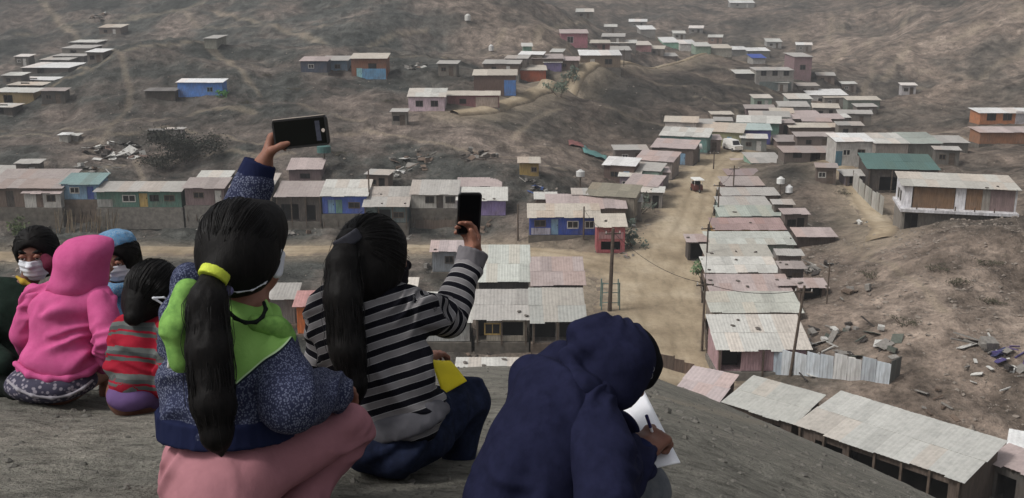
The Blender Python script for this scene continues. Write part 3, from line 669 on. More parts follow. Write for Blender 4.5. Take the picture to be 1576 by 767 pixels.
# ---- block in front of the cross road
rect(732,817,380,436,'tall shack with a bright pale sheet roof beside the striped sleeve',(70,68,66),(188,190,182),450,75.5,s=.36,dmax=6.5,feats=[('win',.15,1.0,.05,.5),('win',.5,1.0,.05,.5),('win',.82,1.0,.05,.5)],rust=.12)
rect(728,816,448,494,'front half of the tall shack with porch posts and grey roof',(168,160,146),GREY,528,70.6,s=.34,dmax=4.6,feats=[('open',.1,.8,0,1.7),('win',.32,1.2,.5,1.4,YELW),('open',.66,2.0,.4,1.5),('posts',3,.3)],rust=.22)
rect(817,902,398,441,'shack with pink stained roof beside the bright pale roofed shack',(86,80,76),(172,158,154),456,74.8,s=.30,dmax=6.5,rust=.4)
rect(815,902,446,498,'shack with patched grey porch roof over dark openings',(110,104,98),(168,168,162),530,70.2,s=.36,dmax=4.4,feats=[('open',.25,1.6,0,1.7),('open',.75,1.6,0,1.7),('posts',3,.3)],rust=.2)
rect(661,716,372,389,'little grey blue house with a pink white roof below the raised phone',(130,134,138),(190,176,174),420,90,s=.2,feats=[('win',.55,.8,.8,1.5,DKW)])
rect(640,727,452,497,'white walled shack with one barred window beside the porch posts',(182,182,178),PALE,528,71,s=.3,dmax=5,feats=[('win',.72,1.0,.7,1.4,DKW)])
rect(452,482,450,474,'orange house with a single dark window between the two girls',(214,118,62),(186,140,136),516,74,s=.3,feats=[('win',.62,.5,1.2,1.8,DKW)])
rect(396,456,438,462,'grey roofed shack left of the orange house',(120,116,112),GREY,500,76,s=.3)
rect(540,640,430,460,'grey shack hidden behind the striped girl',(130,124,116),PALE,500,76,s=.3)

# ---- further shacks that fill the village
for a in ((742,800,93,99,'flat tin roofed shack above the orange timber house',BRW,GREY),(798,836,80,85,'narrow white roofed shack between the mint hut and the orange house',(120,112,104),WHITE),
          (906,940,62,67,'reddish hut right of the tall pink house',(140,100,96),CREAM),(846,866,76,81,'small cream hut below the tall pink house',(160,150,136),PALE),
          (886,914,14,19,'lone grey house high on the central ridge',(128,124,116),PALE),(926,962,52,57,'long grey roof hut in the upper gap',(122,116,110),GREY),
          (1000,1022,71,76,'stone coloured hut at the start of the far row',(136,128,120),CREAM),(1124,1162,1,5,'white roofed hut highest in the far valley',(150,148,144),WHITE),
          (1060,1082,40,44,'tiny grey hut in the middle of the far valley',(130,128,124),WHITE),(1180,1204,60,65,'tiny white hut above the end of the far row',(160,158,154),PALE),
          (1180,1214,122,128,'pale hut at the foot of the two storey concrete block',(150,146,140),PALE),(1252,1292,160,167,'grey roofed shack beside the white shop row',(124,118,112),CREAM),
          (1148,1194,162,168,'low mauve roof shack above the thin pale roof house',MAUW,MAUVE),(1214,1262,171,176,'pinkish roofed lean house in the upper village',(130,110,106),PINK),
          (1292,1342,170,176,'thin roofed shack on the edge of the upper village',(120,114,106),GREY),(1140,1182,207,214,'small shack with pale roof at the road bend',(120,124,120),PALE),
          (1226,1290,204,211,'long mauve roof shack in front of the long pale shed',(118,106,100),MAUVE),(945,1000,224,232,'grey roof shack squeezed behind the long pale pink roof',(124,116,110),GREY),
          (985,1032,258,266,'pink roofed shack squeezed beside the low grey roofed one',(150,140,140),PINK),(1100,1128,181,187,'green grey shack behind the long brownish roof house',(118,128,118),GREY),
          (1095,1130,172,177,'small tan shack behind the violet blue house row',(138,126,112),CREAM),(560,600,262,270,'small tin shelter on the bank behind the porch shack',BRW,GREY),
          (20,60,246,253,'low shed on the bank behind the brown board house',(96,90,84),GREY),(1440,1480,226,232,'grey shed behind the teal tarpaulin roof',(112,108,102),GREY),
          (1256,1290,252,259,'brown shed on the track below the flat roofed white house',(104,92,84),MAUVE)):
    rect(a[0],a[1],a[2],a[3],a[4],a[5],a[6],h=2.1,s=.13,yaw=random.uniform(-14,4),feats=[('door',.7,.8,0,1.7),('win',.3,.9,.8,1.5)])

for a in ((58,108,88,93,'grey shed between the gully houses and the long white roof',(92,88,82),GREY),
          (0,34,112,117,'weathered hut left of the thin white roof shed',(98,92,86),PALE),(60,100,136,141,'small hut below the cream roof shed',(84,80,76),MAUVE),(130,160,76,81,'pale lean hut at the mouth of the far left gully',(110,104,98),WHITE),
          (20,44,84,88,'lone hut up the far left slope',(104,100,94),WHITE),(150,186,38,43,'two tone hut beside the ruined walls on the far left slope',(120,108,100),CREAM),(968,996,30,34,'small pale hut on the far valley floor',(140,138,132),WHITE),
          (1036,1056,48,52,'stub of a white hut above the mint green house',(160,160,154),PALE),(1090,1112,54,58,'brick coloured hut above the cream house of the far row',(140,116,104),PALE),(1226,1250,66,70,'thin hut above the pink grey upper house',(134,128,122),WHITE),
          (1258,1286,112,117,'brown hut right of the pink grey upper house',(118,104,96),GREY),(1296,1320,126,130,'tiny hut on the right flank above the white shop row',(126,116,108),PALE),(1388,1412,128,132,'white marker hut on the right hillside',(180,176,176),WHITE),
          (672,704,94,99,'low stone hut right of the timber house rubble',(116,110,102),GREY),(600,628,168,173,'pale shed left of the pale pink house',(130,124,116),GREY),
          (930,950,38,42,'dusty hut on the shoulder left of the far valley',(128,122,116),PALE),(1236,1280,182,188,'dusty pink roof shack tucked behind the long sheds',(126,112,106),PINK),(1160,1190,146,152,'pale green fronted hut below the low hut',(150,164,150),PALE)):
    rect(a[0],a[1],a[2],a[3],a[4],a[5],a[6],h=2.1,s=.13,yaw=random.uniform(-14,4),name='hut',cat='hut',feats=[('door',.7,.8,0,1.7),('win',.3,.9,.8,1.5)])

for a in ((938,990,300,312,'tin roofed shack filling the gap above the red fronted corner shop',(130,124,118),GREY),(984,1022,288,297,'low pale roofed shack on the left edge of the main road',(140,134,128),PALE),
          (1004,1042,241,249,'narrow grey roof between two pinkish roofs of the climbing row',(112,108,102),GREY),(1040,1080,222,230,'pale roofed shack in the middle of the climbing row',(130,138,134),PALE),
          (1074,1112,208,216,'pinkish roof shack above the bend in the climbing row',(140,124,118),PINK),(1058,1100,184,191,'grey roof shack behind the teal fronted house',(116,112,108),GREY),
          (952,986,264,273,'lavender grey roof shack beside the brown boarded house',(146,134,146),PALE),(880,916,291,301,'low rear shack above the wide pink grey roof',(118,110,102),GREY),
          (1196,1238,385,395,'rear extension of the house with white clutter',(112,104,98),GREY),(1200,1242,405,415,'rear lean-to behind the dark vent house',(100,92,88),MAUVE),
          (1206,1248,322,331,'rear shed of the pale green roofed house',(108,98,92),PINK),(1190,1224,308,316,'rear shed of the green cornered house',(104,98,92),GREY),
          (1262,1310,176,182,'pale shed right of the straight brownish roof',(126,118,110),PALE),(1290,1330,188,194,'grey shed below the thin roofed shack',(118,112,104),GREY),
          (1180,1224,184,190,'mauve roof shack left of the second long shed',(120,106,102),MAUVE),(1228,1262,128,133,'grey shack beside the pink grey upper house foot',(128,122,116),GREY),
          (1268,1300,146,151,'cream shack behind the white shop row',(140,134,126),CREAM),(1318,1352,160,165,'tin shack under the long thin pale roof',(120,112,106),GREY),
          (776,812,86,91,'pale tin hut left of the narrow white roofed shack',(120,112,106),GREY),(858,892,88,94,'brown tin shack left of the tan plank house',(118,102,94),PINK),
          (940,980,62,67,'grey tin shack behind the stone grey hut',(126,120,114),PALE)):
    rect(a[0],a[1],a[2],a[3],a[4],a[5],a[6],h=2.1,s=.14,yaw=random.uniform(-16,0) if a[0] < 1130 else random.uniform(-3,3),feats=[('door',.7,.8,0,1.7),('win',.3,.9,.8,1.5)])
# ------------------------------------------------------------------ long shed at the foot of the near slope
def at_z(px, py, z): return PY(px, py, (CAMZ-z)/tand(py))
def rowof(p):
    y, z = p.y, p.z-CAMZ; fwd = y*CP_-z*SP_; up = y*SP_+z*CP_
    return H0/2-up/fwd*FPX
def line_shed(bl, br, tl, z, s, label, wall, roof, h=2.2, **kw):
    A, B = at_z(*bl, z), at_z(*br, z); d = B-A; yaw = math.atan2(d.y, d.x); wd = d.length
    nrm = Vector((-math.sin(yaw), math.cos(yaw), 0))
    dp = min(np.arange(2.0, 12, .1), key=lambda q: abs(rowof(A+nrm*q+Vector((0, 0, s*q)))-tl[1]))
    M = (A+B)/2+nrm*.25
    return house((M.x, M.y, z-h), yaw, wd-.44, dp-.44, h, s, wall, roof, label, detail=2, plinth=2.5, **kw)
line_shed((1222,655),(1485,745),(1290,604),3.6,.14,'long shed with a clean pale sheet roof at the foot of the slope',(96,84,76),(186,185,179),rust=.08,name='shed',cat='shed',feats=[('open',.2,1.6,.2,1.7),('open',.5,3.2,0,1.8),('open',.78,2.6,0,1.8),('posts',7,.5)])
line_shed((1108,621),(1221,655),(1166,580),3.5,.15,'shed with a plain pale roof joining the long shed to the pink roofed one',(92,80,72),(184,183,176),rust=.08,name='shed',cat='shed',feats=[('open',.6,2.0,.2,1.8)])
line_shed((1034,604),(1106,620),(1092,566),3.3,.16,'shed with a pinkish roof at the left end of the shed line',(96,80,72),(188,174,172),rust=.2,name='shed',cat='shed')
line_shed((1512,708),(1600,742),(1540,684),3.2,.12,'grey pink roofed hut just past the end of the long shed',(88,84,80),(176,160,156),name='hut',cat='hut',feats=[('open',.4,1.0,0,1.7)])
line_shed((1548,690),(1620,704),(1560,676),3.4,.1,'white sheet lean-to behind the grey pink roofed hut',(100,96,92),(222,222,220),name='lean_to',cat='lean-to')
rect(700,800,558,569,'low strip of pale roofing at the foot of the near slope',(120,110,100),PALE,584,63.5,s=.1,name='shed',cat='shed')
# ------------------------------------------------------------------ tin fence
def fence(pts, hgt, cols, label, pw=1.0):
    W = [PY(a, b, ray_hit(a, b, 0.0, y0=58) or c) for a, b, c in pts]
    root = empty('tin_fence', W[0]); tag(root, label, 'fence'); rnd = random.Random(5)
    for a, b in zip(W[:-1], W[1:]):
        d = b-a; n = max(1, round(d.length/pw)); yaw = math.atan2(d.y, d.x)
        for i in range(n):
            c = a+d*((i+.5)/n)-W[0]; hh = hgt+rnd.uniform(-.15, .12)
            piece('panel', wallmat(rnd.choice(cols), True), root, (c.x, c.y, c.z+hh/2-.25), (d.length/n*.97, .04, hh+.4), (rnd.uniform(-.03, .03), rnd.uniform(-.02, .02), yaw))
            if i % 2 == 0:
                c2 = a+d*(i/n)-W[0]; MB().tube((c2.x, c2.y+.06, c2.z-.4), (c2.x, c2.y+.06, c2.z+hgt+.1), .05, .05, 6).build('post', WOOD, root)
    return root
fence([(1183,578,66),(1260,583,65),(1368,598,62.5)], 1.9, [(206,212,216),(196,204,210),(178,192,204),(214,214,212)], 'whitish tin panel fence running from the pink walled house')
fence([(1368,598,62.5),(1384,580,66)], 1.7, [(120,126,122),(104,108,104)], 'short grey return of tin panels closing the white fence')
fence([(1006,566,68),(1068,582,66)], 1.2, [(92,76,68),(104,86,76),(78,66,60)], 'low dark plank fence beside the pinkish shed roof', .7)
fence([(1312,290,127),(1330,310,118),(1358,334,107)], 2.2, [(178,176,168),(160,160,152),(186,184,178)], 'grey block boundary wall below the teal roofed house', 1.6)
# ------------------------------------------------------------------ two storey white house on the right
def white_house():
    Y = 97.0; A, B = PY(1388,324,Y), PY(1562,336,Y-2.5); d = B-A; yaw = math.atan2(d.y, d.x); L = Vector((d.x, d.y, 0)).length
    base = min(T1(A.x, A.y), T1(B.x, B.y)); c = (A+B)/2
    zl = A.z+.05; hl = zl-base; root = empty('white_house', (c.x, c.y, base), yaw)
    tag(root, 'two storey white house with brown upper panels and a white ledge', 'house')
    white, brown, grey = wallmat((222,220,222), False), wallmat((124,98,76), True), wallmat((140,134,126), False)
    MB().box(-L/2, L/2, 0, 5.6, -1.2, hl).build('lower_wall', grey, root)
    for q in (.06, .12): MB().box(-L/2+L*q-.3, -L/2+L*q+.3, -.06, -.004, .1, hl-.3).build('door', DARKW, root)
    MB().box(-L/2-.25, L/2+.1, -1.0, 5.7, hl+.002, hl+.28).build('ledge', white, root)
    for q in np.linspace(.12, .8, 5): MB().tube((-L/2+L*q, -.8, hl+.28), (-L/2+L*q, -.8, hl+.7), .06, .06, 6).build('ledge_post', WOOD, root)
    up = 2.15; MB().box(-L/2, -L/2+.15, .02, 5.4, hl+.281, hl+.28+up).build('side_wall', white, root)
    MB().box(-L/2+.151, L/2, 5.2, 5.35, hl+.281, hl+.28+up).build('back_wall', grey, root)
    for a0, a1, m in ((.09,.46,brown),(.56,.70,brown),(.70,.77,grey),(.77,.98,wallmat((140,120,118),True))):
        MB().box(-L/2+L*a0+.01, -L/2+L*a1-.01, .05, .14, hl+.285, hl+.2+up).build('panel', m, root)
    for a0, a1 in ((0,.08),(.465,.555),(.985,1.0)): MB().box(-L/2+L*a0, -L/2+L*a1, .0, .2, hl+.283, hl+.26+up).build('pillar', white, root)
    for k, zz in enumerate((.9, 1.5)): MB().box(-L/2-.05, -L/2-.004, 1.2+1.6*k, 2.0+1.6*k, hl+.7, hl+1.7).build('window', glass(), root)
    rf = empty('roof', (0, -.35, hl+.28+up+.04), 0, root); rf.rotation_euler = (.07, 0, 0); n = 9
    for i in range(n):
        for j in range(2):
            o = bpy.data.objects.new('roof_sheet', sheet(roofmat((190,186,177), .2), 4)); o.scale = ((L+.5)/n*1.05, 3.15, .032)
            o.location = (-L/2-.25+(L+.5)/n*(i+.5), 3.05*j, .02+.02*j+.006*(i % 2)); link(o, rf)
    return root
white_house()
# ------------------------------------------------------------------ debris and small things
def on_ground(px, py, y0=64, fall=100):
    Y = ray_hit(px, py, 0.0, y0=y0) or fall; q = PY(px, py, Y); q.z = T1(q.x, q.y); return q
def debris(px, py, n, rad, cols, label, name='rubble_pile', cat='rubble', big=1.0, y0=64):
    c = on_ground(px, py, y0); root = empty(name, c); tag(root, label, cat); rnd = random.Random(int(px*7+py))
    for i in range(n):
        a = rnd.uniform(0, 6.28); r = rad*math.sqrt(rnd.random()); x, y = r*math.cos(a), r*math.sin(a)*1.2
        z = T1(c.x+x, c.y+y)-c.z; k = rnd.random(); m = plain('debris_%d_%d_%d' % rnd.choice(cols), rnd.choice(cols), .9, .4, 2)
        col = rnd.choice(cols); m = wallmat(col, False)
        if k < .45: s = (rnd.uniform(.5, 1.8)*big, rnd.uniform(.3, 1.0)*big, .05); rot = (rnd.uniform(-.5, .5), rnd.uniform(-.4, .4), rnd.uniform(0, 3.1)); nm = 'sheet'
        elif k < .75: s = (rnd.uniform(.8, 2.2)*big, .1, .08); rot = (rnd.uniform(-.4, .4), rnd.uniform(-.5, .5), rnd.uniform(0, 3.1)); nm = 'plank'
        else: s = (rnd.uniform(.3, .8)*big, rnd.uniform(.3, .7)*big, rnd.uniform(.2, .5)*big); rot = (rnd.uniform(-.3, .3), rnd.uniform(-.3, .3), rnd.uniform(0, 3.1)); nm = 'block'
        piece(nm, m, root, (x, y, z+s[2]*.5+rnd.uniform(0, .25)*big), s, rot)
    return root
WH, GR, BR, DK, BL = (206,204,198), (140,136,130), (112,96,84), (62,58,56), (84,110,170)
debris(176,238,34,4.2,[WH,WH,GR,DK,(120,100,92)],'heap of collapsed pale roof sheets on the left slope',big=1.5)
debris(150,262,16,2.6,[WH,GR,BR],'smaller heap of pale sheets above the light blue house')
debris(640,248,22,3.2,[WH,GR,BR,BR],'rubble with pale blocks behind the grey white house',big=1.1)
debris(618,268,9,1.2,[(232,230,226),WH],'pile of white sacks on the slope behind the porch shack',big=.8)
debris(735,240,20,2.6,[DK,BR,GR,DK],'dark scrap pile on the slope behind the purple house',big=1.1)
debris(820,290,16,1.6,[BL,WH,GR],'blue and white scrap below the yellow box hut',big=.8)
debris(1252,416,14,1.6,[WH,GR,DK],'scrap and white sheet behind the street row',big=.9)
debris(1290,545,46,4.4,[DK,GR,DK,(90,96,88),WH],'dark junk yard behind the white tin fence',big=.9)
debris(1508,536,7,.9,[WH,GR,GR],'fallen pale beam and blocks on the right slope',big=1.3,y0=58)
debris(1556,556,16,1.3,[(82,74,124),(66,72,112),DK,(100,86,124),GR],'purple and blue rag heap on the right slope',name='rag_heap',cat='rags',y0=56)
debris(1530,580,10,1.8,[WH,WH,GR],'scattered white litter below the rag heap',name='litter',cat='litter',big=.5,y0=56)
debris(1420,628,9,2.0,[GR,BR,BR],'litter and sticks on the bank above the long shed',name='litter',cat='litter',big=.5,y0=54)
debris(1310,455,7,1.4,[GR,BR],'loose boards beside the lean-to on the right slope')
debris(690,420,16,2.2,[BR,GR,BR],'brown rubble beside the little grey blue house')
debris(640,106,14,2.4,[GR,WH,BR],'stone rubble on the slope right of the timber house',y0=120)
debris(700,548,20,3.4,[BR,GR,DK],'broken bricks in front of the white walled shack',big=.7)
debris(160,32,12,3.5,[GR,WH,BR],'ruined hut walls high on the far left slope',y0=200,big=1.4)
debris(1330,345,6,1.0,[DK,WH],'small dark clutter on the side track',big=.6)
def tarp(px, py, w_, d_, col, label):
    c = on_ground(px, py); n = 9; v = []; f = []
    for i in range(n):
        for j in range(n):
            x, y = (i/(n-1)-.5)*w_, (j/(n-1)-.5)*d_
            v.append((x, y, T1(c.x+x, c.y+y)-c.z+.25+.35*float(vnoise(np.array([x*1.3]), np.array([y*1.3]), seed=int(px))[0])))
    for i in range(n-1):
        for j in range(n-1): f.append((i*n+j, (i+1)*n+j, (i+1)*n+j+1, i*n+j+1))
    o = mesh_obj('tarpaulin', v, f, plain('tarp_%d' % px, col, .6, .25, 1.2), smooth=True); o.location = c
    md = o.modifiers.new('t', 'SOLIDIFY'); md.thickness = .02; tag(o, label, 'tarpaulin')
tarp(916,240,3.6,4.5,(92,134,130),'teal tarpaulin draped on the slope above the brown boarded house')
tarp(888,224,2.6,3.0,(128,84,80),'faded red tarpaulin beside the teal one')
# poles
def pole(px, py, top, label, arm=True, r=.11, lean=0.0, y0=64):
    c = on_ground(px, py, y0); D = c.y; h = PY(px, top, D).z-c.z
    root = empty('utility_pole', c); root.rotation_euler = (0, lean, .2); tag(root, label, 'pole')
    MB().tube((0, 0, -.5), (0, 0, h), r, r*.7, 8).build('mast', WOOD, root)
    if arm:
        MB().box(-.7, .7, -.05, .05, h-.5, h-.4).build('crossarm', WOOD, root)
        for q in (-.6, .6): MB().tube((q, 0, h-.4), (q, 0, h-.22), .05, .04, 6).build('insulator', WHITEF, root)
    return root
pole(938,482,352,'thick wooden pole standing in the road junction',r=.2,lean=.02)
pole(1216,580,440,'tall leaning pole beside the pink walled house',r=.12,lean=.09)
pole(1080,545,430,'thin pole at the near corner of the street row')
pole(1086,430,345,'thin pole in front of the light grey roofed houses')
pole(1104,345,280,'slim pole at the middle of the street row')
pole(797,372,315,'slim grey pole beside the royal blue house',arm=False)
pole(898,372,318,'slim pole in front of the royal blue house',arm=False)
pole(570,352,262,'pole rising behind the bright blue house roof',arm=False)
pole(1128,300,255,'far pole beside the mauve roofed low house')
pole(960,104,76,'dark pole beside the tan plank house',y0=150)
pole(1272,470,405,'thin bare pole beside the lean-to',arm=False,r=.07)
pole(1098,262,232,'far pole on the left edge of the main road')
# scaffold frame round the junction pole
c = on_ground(940, 484); root = empty('pole_guard', c); tag(root, 'teal pipe frame around the foot of the junction pole', 'frame')
for sx in (-.8, .8):
    for sy in (-.6, .6): MB().tube((sx, sy+.9, -.3), (sx*.9, sy+.9, 2.6), .05, .05, 6).build('upright', plain('teal_paint', (96,128,124), .6), root)
for z in (.8, 1.7, 2.5):
    MB().tube((-.78, .3, z), (.78, .3, z), .04, .04, 6).build('rail', plain('teal_paint', (96,128,124), .6), root)
# water tank on a post
def tank(px, py, h, col, label, r=.5, hh=1.0, y0=64):
    c = on_ground(px, py, y0); root = empty('water_tank', c); tag(root, label, 'tank')
    MB().tube((0, 0, -.4), (0, 0, h), .12, .1, 6).build('stand', WOOD, root)
    b = MB().tube((0, 0, h+.002), (0, 0, h+hh*.8), r, r, 14).tube((0, 0, h+hh*.802), (0, 0, h+hh), r*.9, r*.4, 14).build('barrel', plain('tank_%d' % px, col, .45, .15), root)
    MB().tube((0, 0, h+hh+.002), (0, 0, h+hh+.08), r*.35, r*.35, 10).build('lid', plain('tank_%d' % px, col, .45, .15), root); return root
tank(500,262,2.2,(70,104,100),'dark teal water tank on a post behind the bright blue house',.9,1.0)
tank(1214,300,.2,(226,226,224),'white water drum on the mound behind the street row',.45,.9)
tank(1200,302,1.6,(216,216,212),'white tank at the end of the long grey roof',.5,.8)
tank(893,288,1.3,(206,204,200),'round white tank above the green brown roofed shack',.55,.8)
tank(756,82,.2,(210,208,204),'pale drum on the upper slope',.6,1.4,150)
tank(720,34,.2,(206,204,198),'pale drum higher up the bare slope',.8,1.6,150)
# mototaxi in the main road
def wheel(parent, c, r, wdt=.1, axis='x'):
    t = MB().tube((c[0]-wdt/2, c[1], c[2]), (c[0]+wdt/2, c[1], c[2]), r, r, 14).build('wheel', plain('tyre', (36,34,33), .85), parent)
    MB().tube((c[0]-wdt/2-.012, c[1], c[2]), (c[0]+wdt/2+.012, c[1], c[2]), r*.55, r*.55, 10).build('rim', plain('rim', (130,128,126), .5), t); return t
c = on_ground(1073, 297); c.z = T1(c.x, c.y)+.1; mt = empty('mototaxi', c, math.radians(8)); tag(mt, 'red three wheeled taxi with a white canopy driving down the main road', 'mototaxi')
red = plain('red_paint', (98,56,50), .45, .2); wht = plain('white_canopy', (228,226,220), .6, .1)
MB().hexa([(-.6,-.5,.3),(.6,-.5,.3),(.6,1.0,.3),(-.6,1.0,.3),(-.58,-.45,.95),(.58,-.45,.95),(.6,1.0,1.0),(-.6,1.0,1.0)]).build('body', red, mt)
for x in (-.55, .55):
    for y in (-.4, .95): MB().tube((x, y, .95), (x*.98, y, 1.68), .03, .03, 6).build('roof_post', wht, mt)
MB().hexa([(-.68,-.75,1.66),(.68,-.75,1.66),(.68,1.1,1.7),(-.68,1.1,1.7),(-.6,-.65,1.8),(.6,-.65,1.8),(.6,1.0,1.84),(-.6,1.0,1.84)]).build('canopy', wht, mt)
MB().box(-.5, .5, .3, .8, 1.001, 1.35).build('seat', DARKW, mt)
wheel(mt, (-.62,.75,.26), .26); wheel(mt, (.62,.75,.26), .26); wheel(mt, (0,-.95,.28), .28)
MB().tube((0,-.92,.3), (0,-.6,1.05), .05, .04, 6).build('fork', DARKW, mt); MB().tube((-.35,-.6,1.05), (.35,-.6,1.05), .03, .03, 6).build('handlebar', DARKW, mt)
MB().tube((0,-.78,.85), (0,-.72,.85), .1, .1, 10).build('headlight', glass(), mt)
# parked white van where the road bends
c = on_ground(1127, 233); c.z += .12; vn = empty('white_van', c, math.radians(20)); tag(vn, 'small white van parked where the main road bends', 'van')
MB().hexa([(-.8,-1.9,.35),(.8,-1.9,.35),(.8,1.9,.35),(-.8,1.9,.35),(-.8,-1.9,1.0),(.8,-1.9,1.0),(.8,1.9,1.05),(-.8,1.9,1.05)]).build('body', wht, vn)
MB().hexa([(-.78,-1.2,1.001),(.78,-1.2,1.001),(.78,1.85,1.051),(-.78,1.85,1.051),(-.66,-.7,1.8),(.66,-.7,1.8),(.68,1.75,1.82),(-.68,1.75,1.82)]).build('cabin', wht, vn)
MB().hexa([(-.62,-1.21,1.08),(.62,-1.21,1.08),(.62,-1.16,1.08),(-.62,-1.16,1.08),(-.56,-.83,1.7),(.56,-.83,1.7),(.56,-.78,1.7),(-.56,-.78,1.7)]).build('windscreen', glass(), vn)
for x in (-.76, .76):
    for y in (-1.25, 1.25): wheel(vn, (x, y, .3), .3, .18)
for x in (-.6, .6): MB().box(x-.12, x+.12, -1.93, -1.895, .7, .85).build('headlight', WHITEF, vn)
# a person walking on the road edge far below is left to the foreground builder
# ------------------------------------------------------------------ plants
LEAFM = {}
def leafmat(c):
    if c not in LEAFM:
        t = NT('leaf'); rnd = t.noise(t.coord(), 3, 3); LEAFM[c] = t.fin(t.mix(1, rgb(*c), t.ramp(rnd, [(.3, gray(.6)), (.7, gray(1.4))]), 'MULTIPLY'), .8)
    return LEAFM[c]
def bush(px, py, w_, h_, n, col, label, name='shrub', cat='shrub', leaf=.22, y0=64, group=None):
    c = on_ground(px, py, y0); root = empty(name, c); tag(root, label, cat, group); rs = np.random.default_rng(int(px)+3)
    m = MB(); cl = rs.normal(size=(9, 3))*[.33, .33, .24]+[0, 0, .55]
    for i in range(n):
        q = cl[rs.integers(9)]+rs.normal(size=3)*[.14, .14, .12]; p = Vector((q[0]*w_, q[1]*w_, max(.05, q[2])*h_))
        a = Vector(rs.normal(size=3)).normalized(); b = a.orthogonal().normalized()*leaf*rs.uniform(.5, 1.2); a = a*leaf*rs.uniform(.3, .7)
        k = len(m.v); m.v += [tuple(p-a), tuple(p+b), tuple(p+a), tuple(p-b*.3)]; m.f.append((k, k+1, k+2, k+3))
    m.build('foliage', leafmat(col), root); s = MB()
    for i in range(5):
        q = cl[i]; s.tube((rs.normal()*.08, rs.normal()*.08, -.3), (q[0]*w_, q[1]*w_, q[2]*h_), .06, .02, 5)
    s.build('stem', WOOD, root)
bush(290,252,6.5,5.2,4200,(54,55,48),'dark grey leafless looking bush above the mauve boarded house',leaf=.2)
bush(255,262,5,2.6,1800,(62,61,53),'low dark scrub left of the big dark bush',leaf=.18)
bush(1085,440,1.6,2.4,380,(96,118,84),'green shrub in front of the pinkish grey roofed house')
bush(880,132,2.6,3.4,400,(92,104,92),'grey green tree by the upper road',name='tree',cat='tree',y0=150,leaf=.3)
bush(862,150,3.0,2.6,360,(96,108,92),'low grey green bush under the upper road',y0=120,leaf=.3)
bush(30,362,2.6,1.6,420,(84,96,60),'leafy bush behind the masked child by the cross road')
bush(343,152,1.4,1.6,240,(70,116,60),'bright green shrub beside the sky blue hut',y0=120)
bush(984,330,2.2,2.2,340,(96,104,92),'dusty shrub beside the wide pink grey roof')
bush(968,385,2.0,2.6,360,(88,100,90),'dusty shrub beside the red fronted corner shop')
bush(465,322,2.6,1.8,360,(74,80,62),'dark bush under the open fronted shack')
bush(1010,285,1.8,1.8,260,(92,102,88),'roadside shrub by the lavender walled shack')
bush(660,152,1.6,1.0,160,(90,120,84),'low shrub above the pale pink house',y0=120)
for i, (x, y) in enumerate(((410,118),(455,140),(380,160),(440,205),(330,215),(520,240),(600,160),(1300,300),(1450,330),(1440,420),(1390,500),(1530,470),(1470,440),(1340,430),(1520,410))):
    bush(x, y, 1.6, .45, 260, (78,74,60), 'low tuft of dry scrub on the bare slope', name='scrub', cat='scrub', leaf=.10, group='dry scrub on the slopes')
# bundle of dry canes
c = on_ground(130, 356); cn = empty('cane_bundle', c); tag(cn, 'bundle of upright dry canes leaning below the light blue house', 'canes'); rr = random.Random(3)
for i in range(46):
    x = rr.uniform(-3.2, 3.6); h = rr.uniform(1.4, 2.6); l = rr.uniform(-.5, .5)
    MB().tube((x, rr.uniform(-.4, .4), -.2), (x+l, rr.uniform(.2, .8), h), .05, .03, 5).build('cane', plain('cane_%d' % (i % 3), ((120,104,84),(100,88,72),(140,126,106))[i % 3], .9), cn)
# ------------------------------------------------------------------ loose stones
def stones(name, label, cen, sizes, mat):
    m = MB(); rs = np.random.default_rng(11)
    base = np.array([(1,0,0),(-1,0,0),(0,1,0),(0,-1,0),(0,0,1),(0,0,-1),(.6,.6,.5),(-.6,.6,.5),(.6,-.6,.5),(-.6,-.6,.5)], float)
    tri = [(4,6,8),(4,8,9),(4,9,7),(4,7,6),(0,8,6),(1,7,9),(2,6,7),(3,9,8),(0,6,2),(2,7,1),(1,9,3),(3,8,0),(0,2,5),(2,1,5),(1,3,5),(3,0,5)]
    V = []; F = []
    for (x, y, z), s in zip(cen, sizes):
        b = base*(s*rs.uniform(.6, 1.3, (10, 1)))*[1, rs.uniform(.6, 1), rs.uniform(.45, .8)]; a = rs.uniform(0, 6.28); ca, sa = math.cos(a), math.sin(a)
        k = len(V); V += [(x+p[0]*ca-p[1]*sa, y+p[0]*sa+p[1]*ca, z+p[2]) for p in b]; F += [(k+i, k+j, k+l) for i, j, l in tri]
    o = mesh_obj(name, V, F, mat); tag(o, label, None, None, 'stuff'); return o
rs = np.random.default_rng(4); n = 7000
r = np.exp(rs.uniform(math.log(1.3), math.log(40), n)); a = np.radians(rs.uniform(-40, 40, n)); x, y = r*np.sin(a), r*np.cos(a); z = terr(x, y)
sz = (.0018+.0062*rs.random(n)**7)*np.clip(r, 1.2, 9)**.9; stones('gravel', 'loose grey gravel on the near slope', list(zip(x, y, z)), sz, plain('gravel', (104,101,95), .95, .4, 8))
n = 6000; r = rs.uniform(60, 230, n); a = np.radians(rs.uniform(-33, 33, n)); x, y = r*np.sin(a), r*np.cos(a)
keep = road_mask(x, y, .5) < .1; x, y = x[keep], y[keep]
x2, y2 = rs.uniform(22, 52, 6000), rs.uniform(48, 98, 6000); k2 = (np.abs(x2/y2) < .62) & (x2 > 26+.02*y2); x, y = np.concatenate([x, x2[k2]]), np.concatenate([y, y2[k2]]); z = terr(x, y)
sz = .05+.22*rs.random(len(x))**7; stones('stone_scatter', 'loose brown stones on the hillsides', list(zip(x, y, z)), sz, plain('hill_stone', (138,128,118), .95, .4, 2))

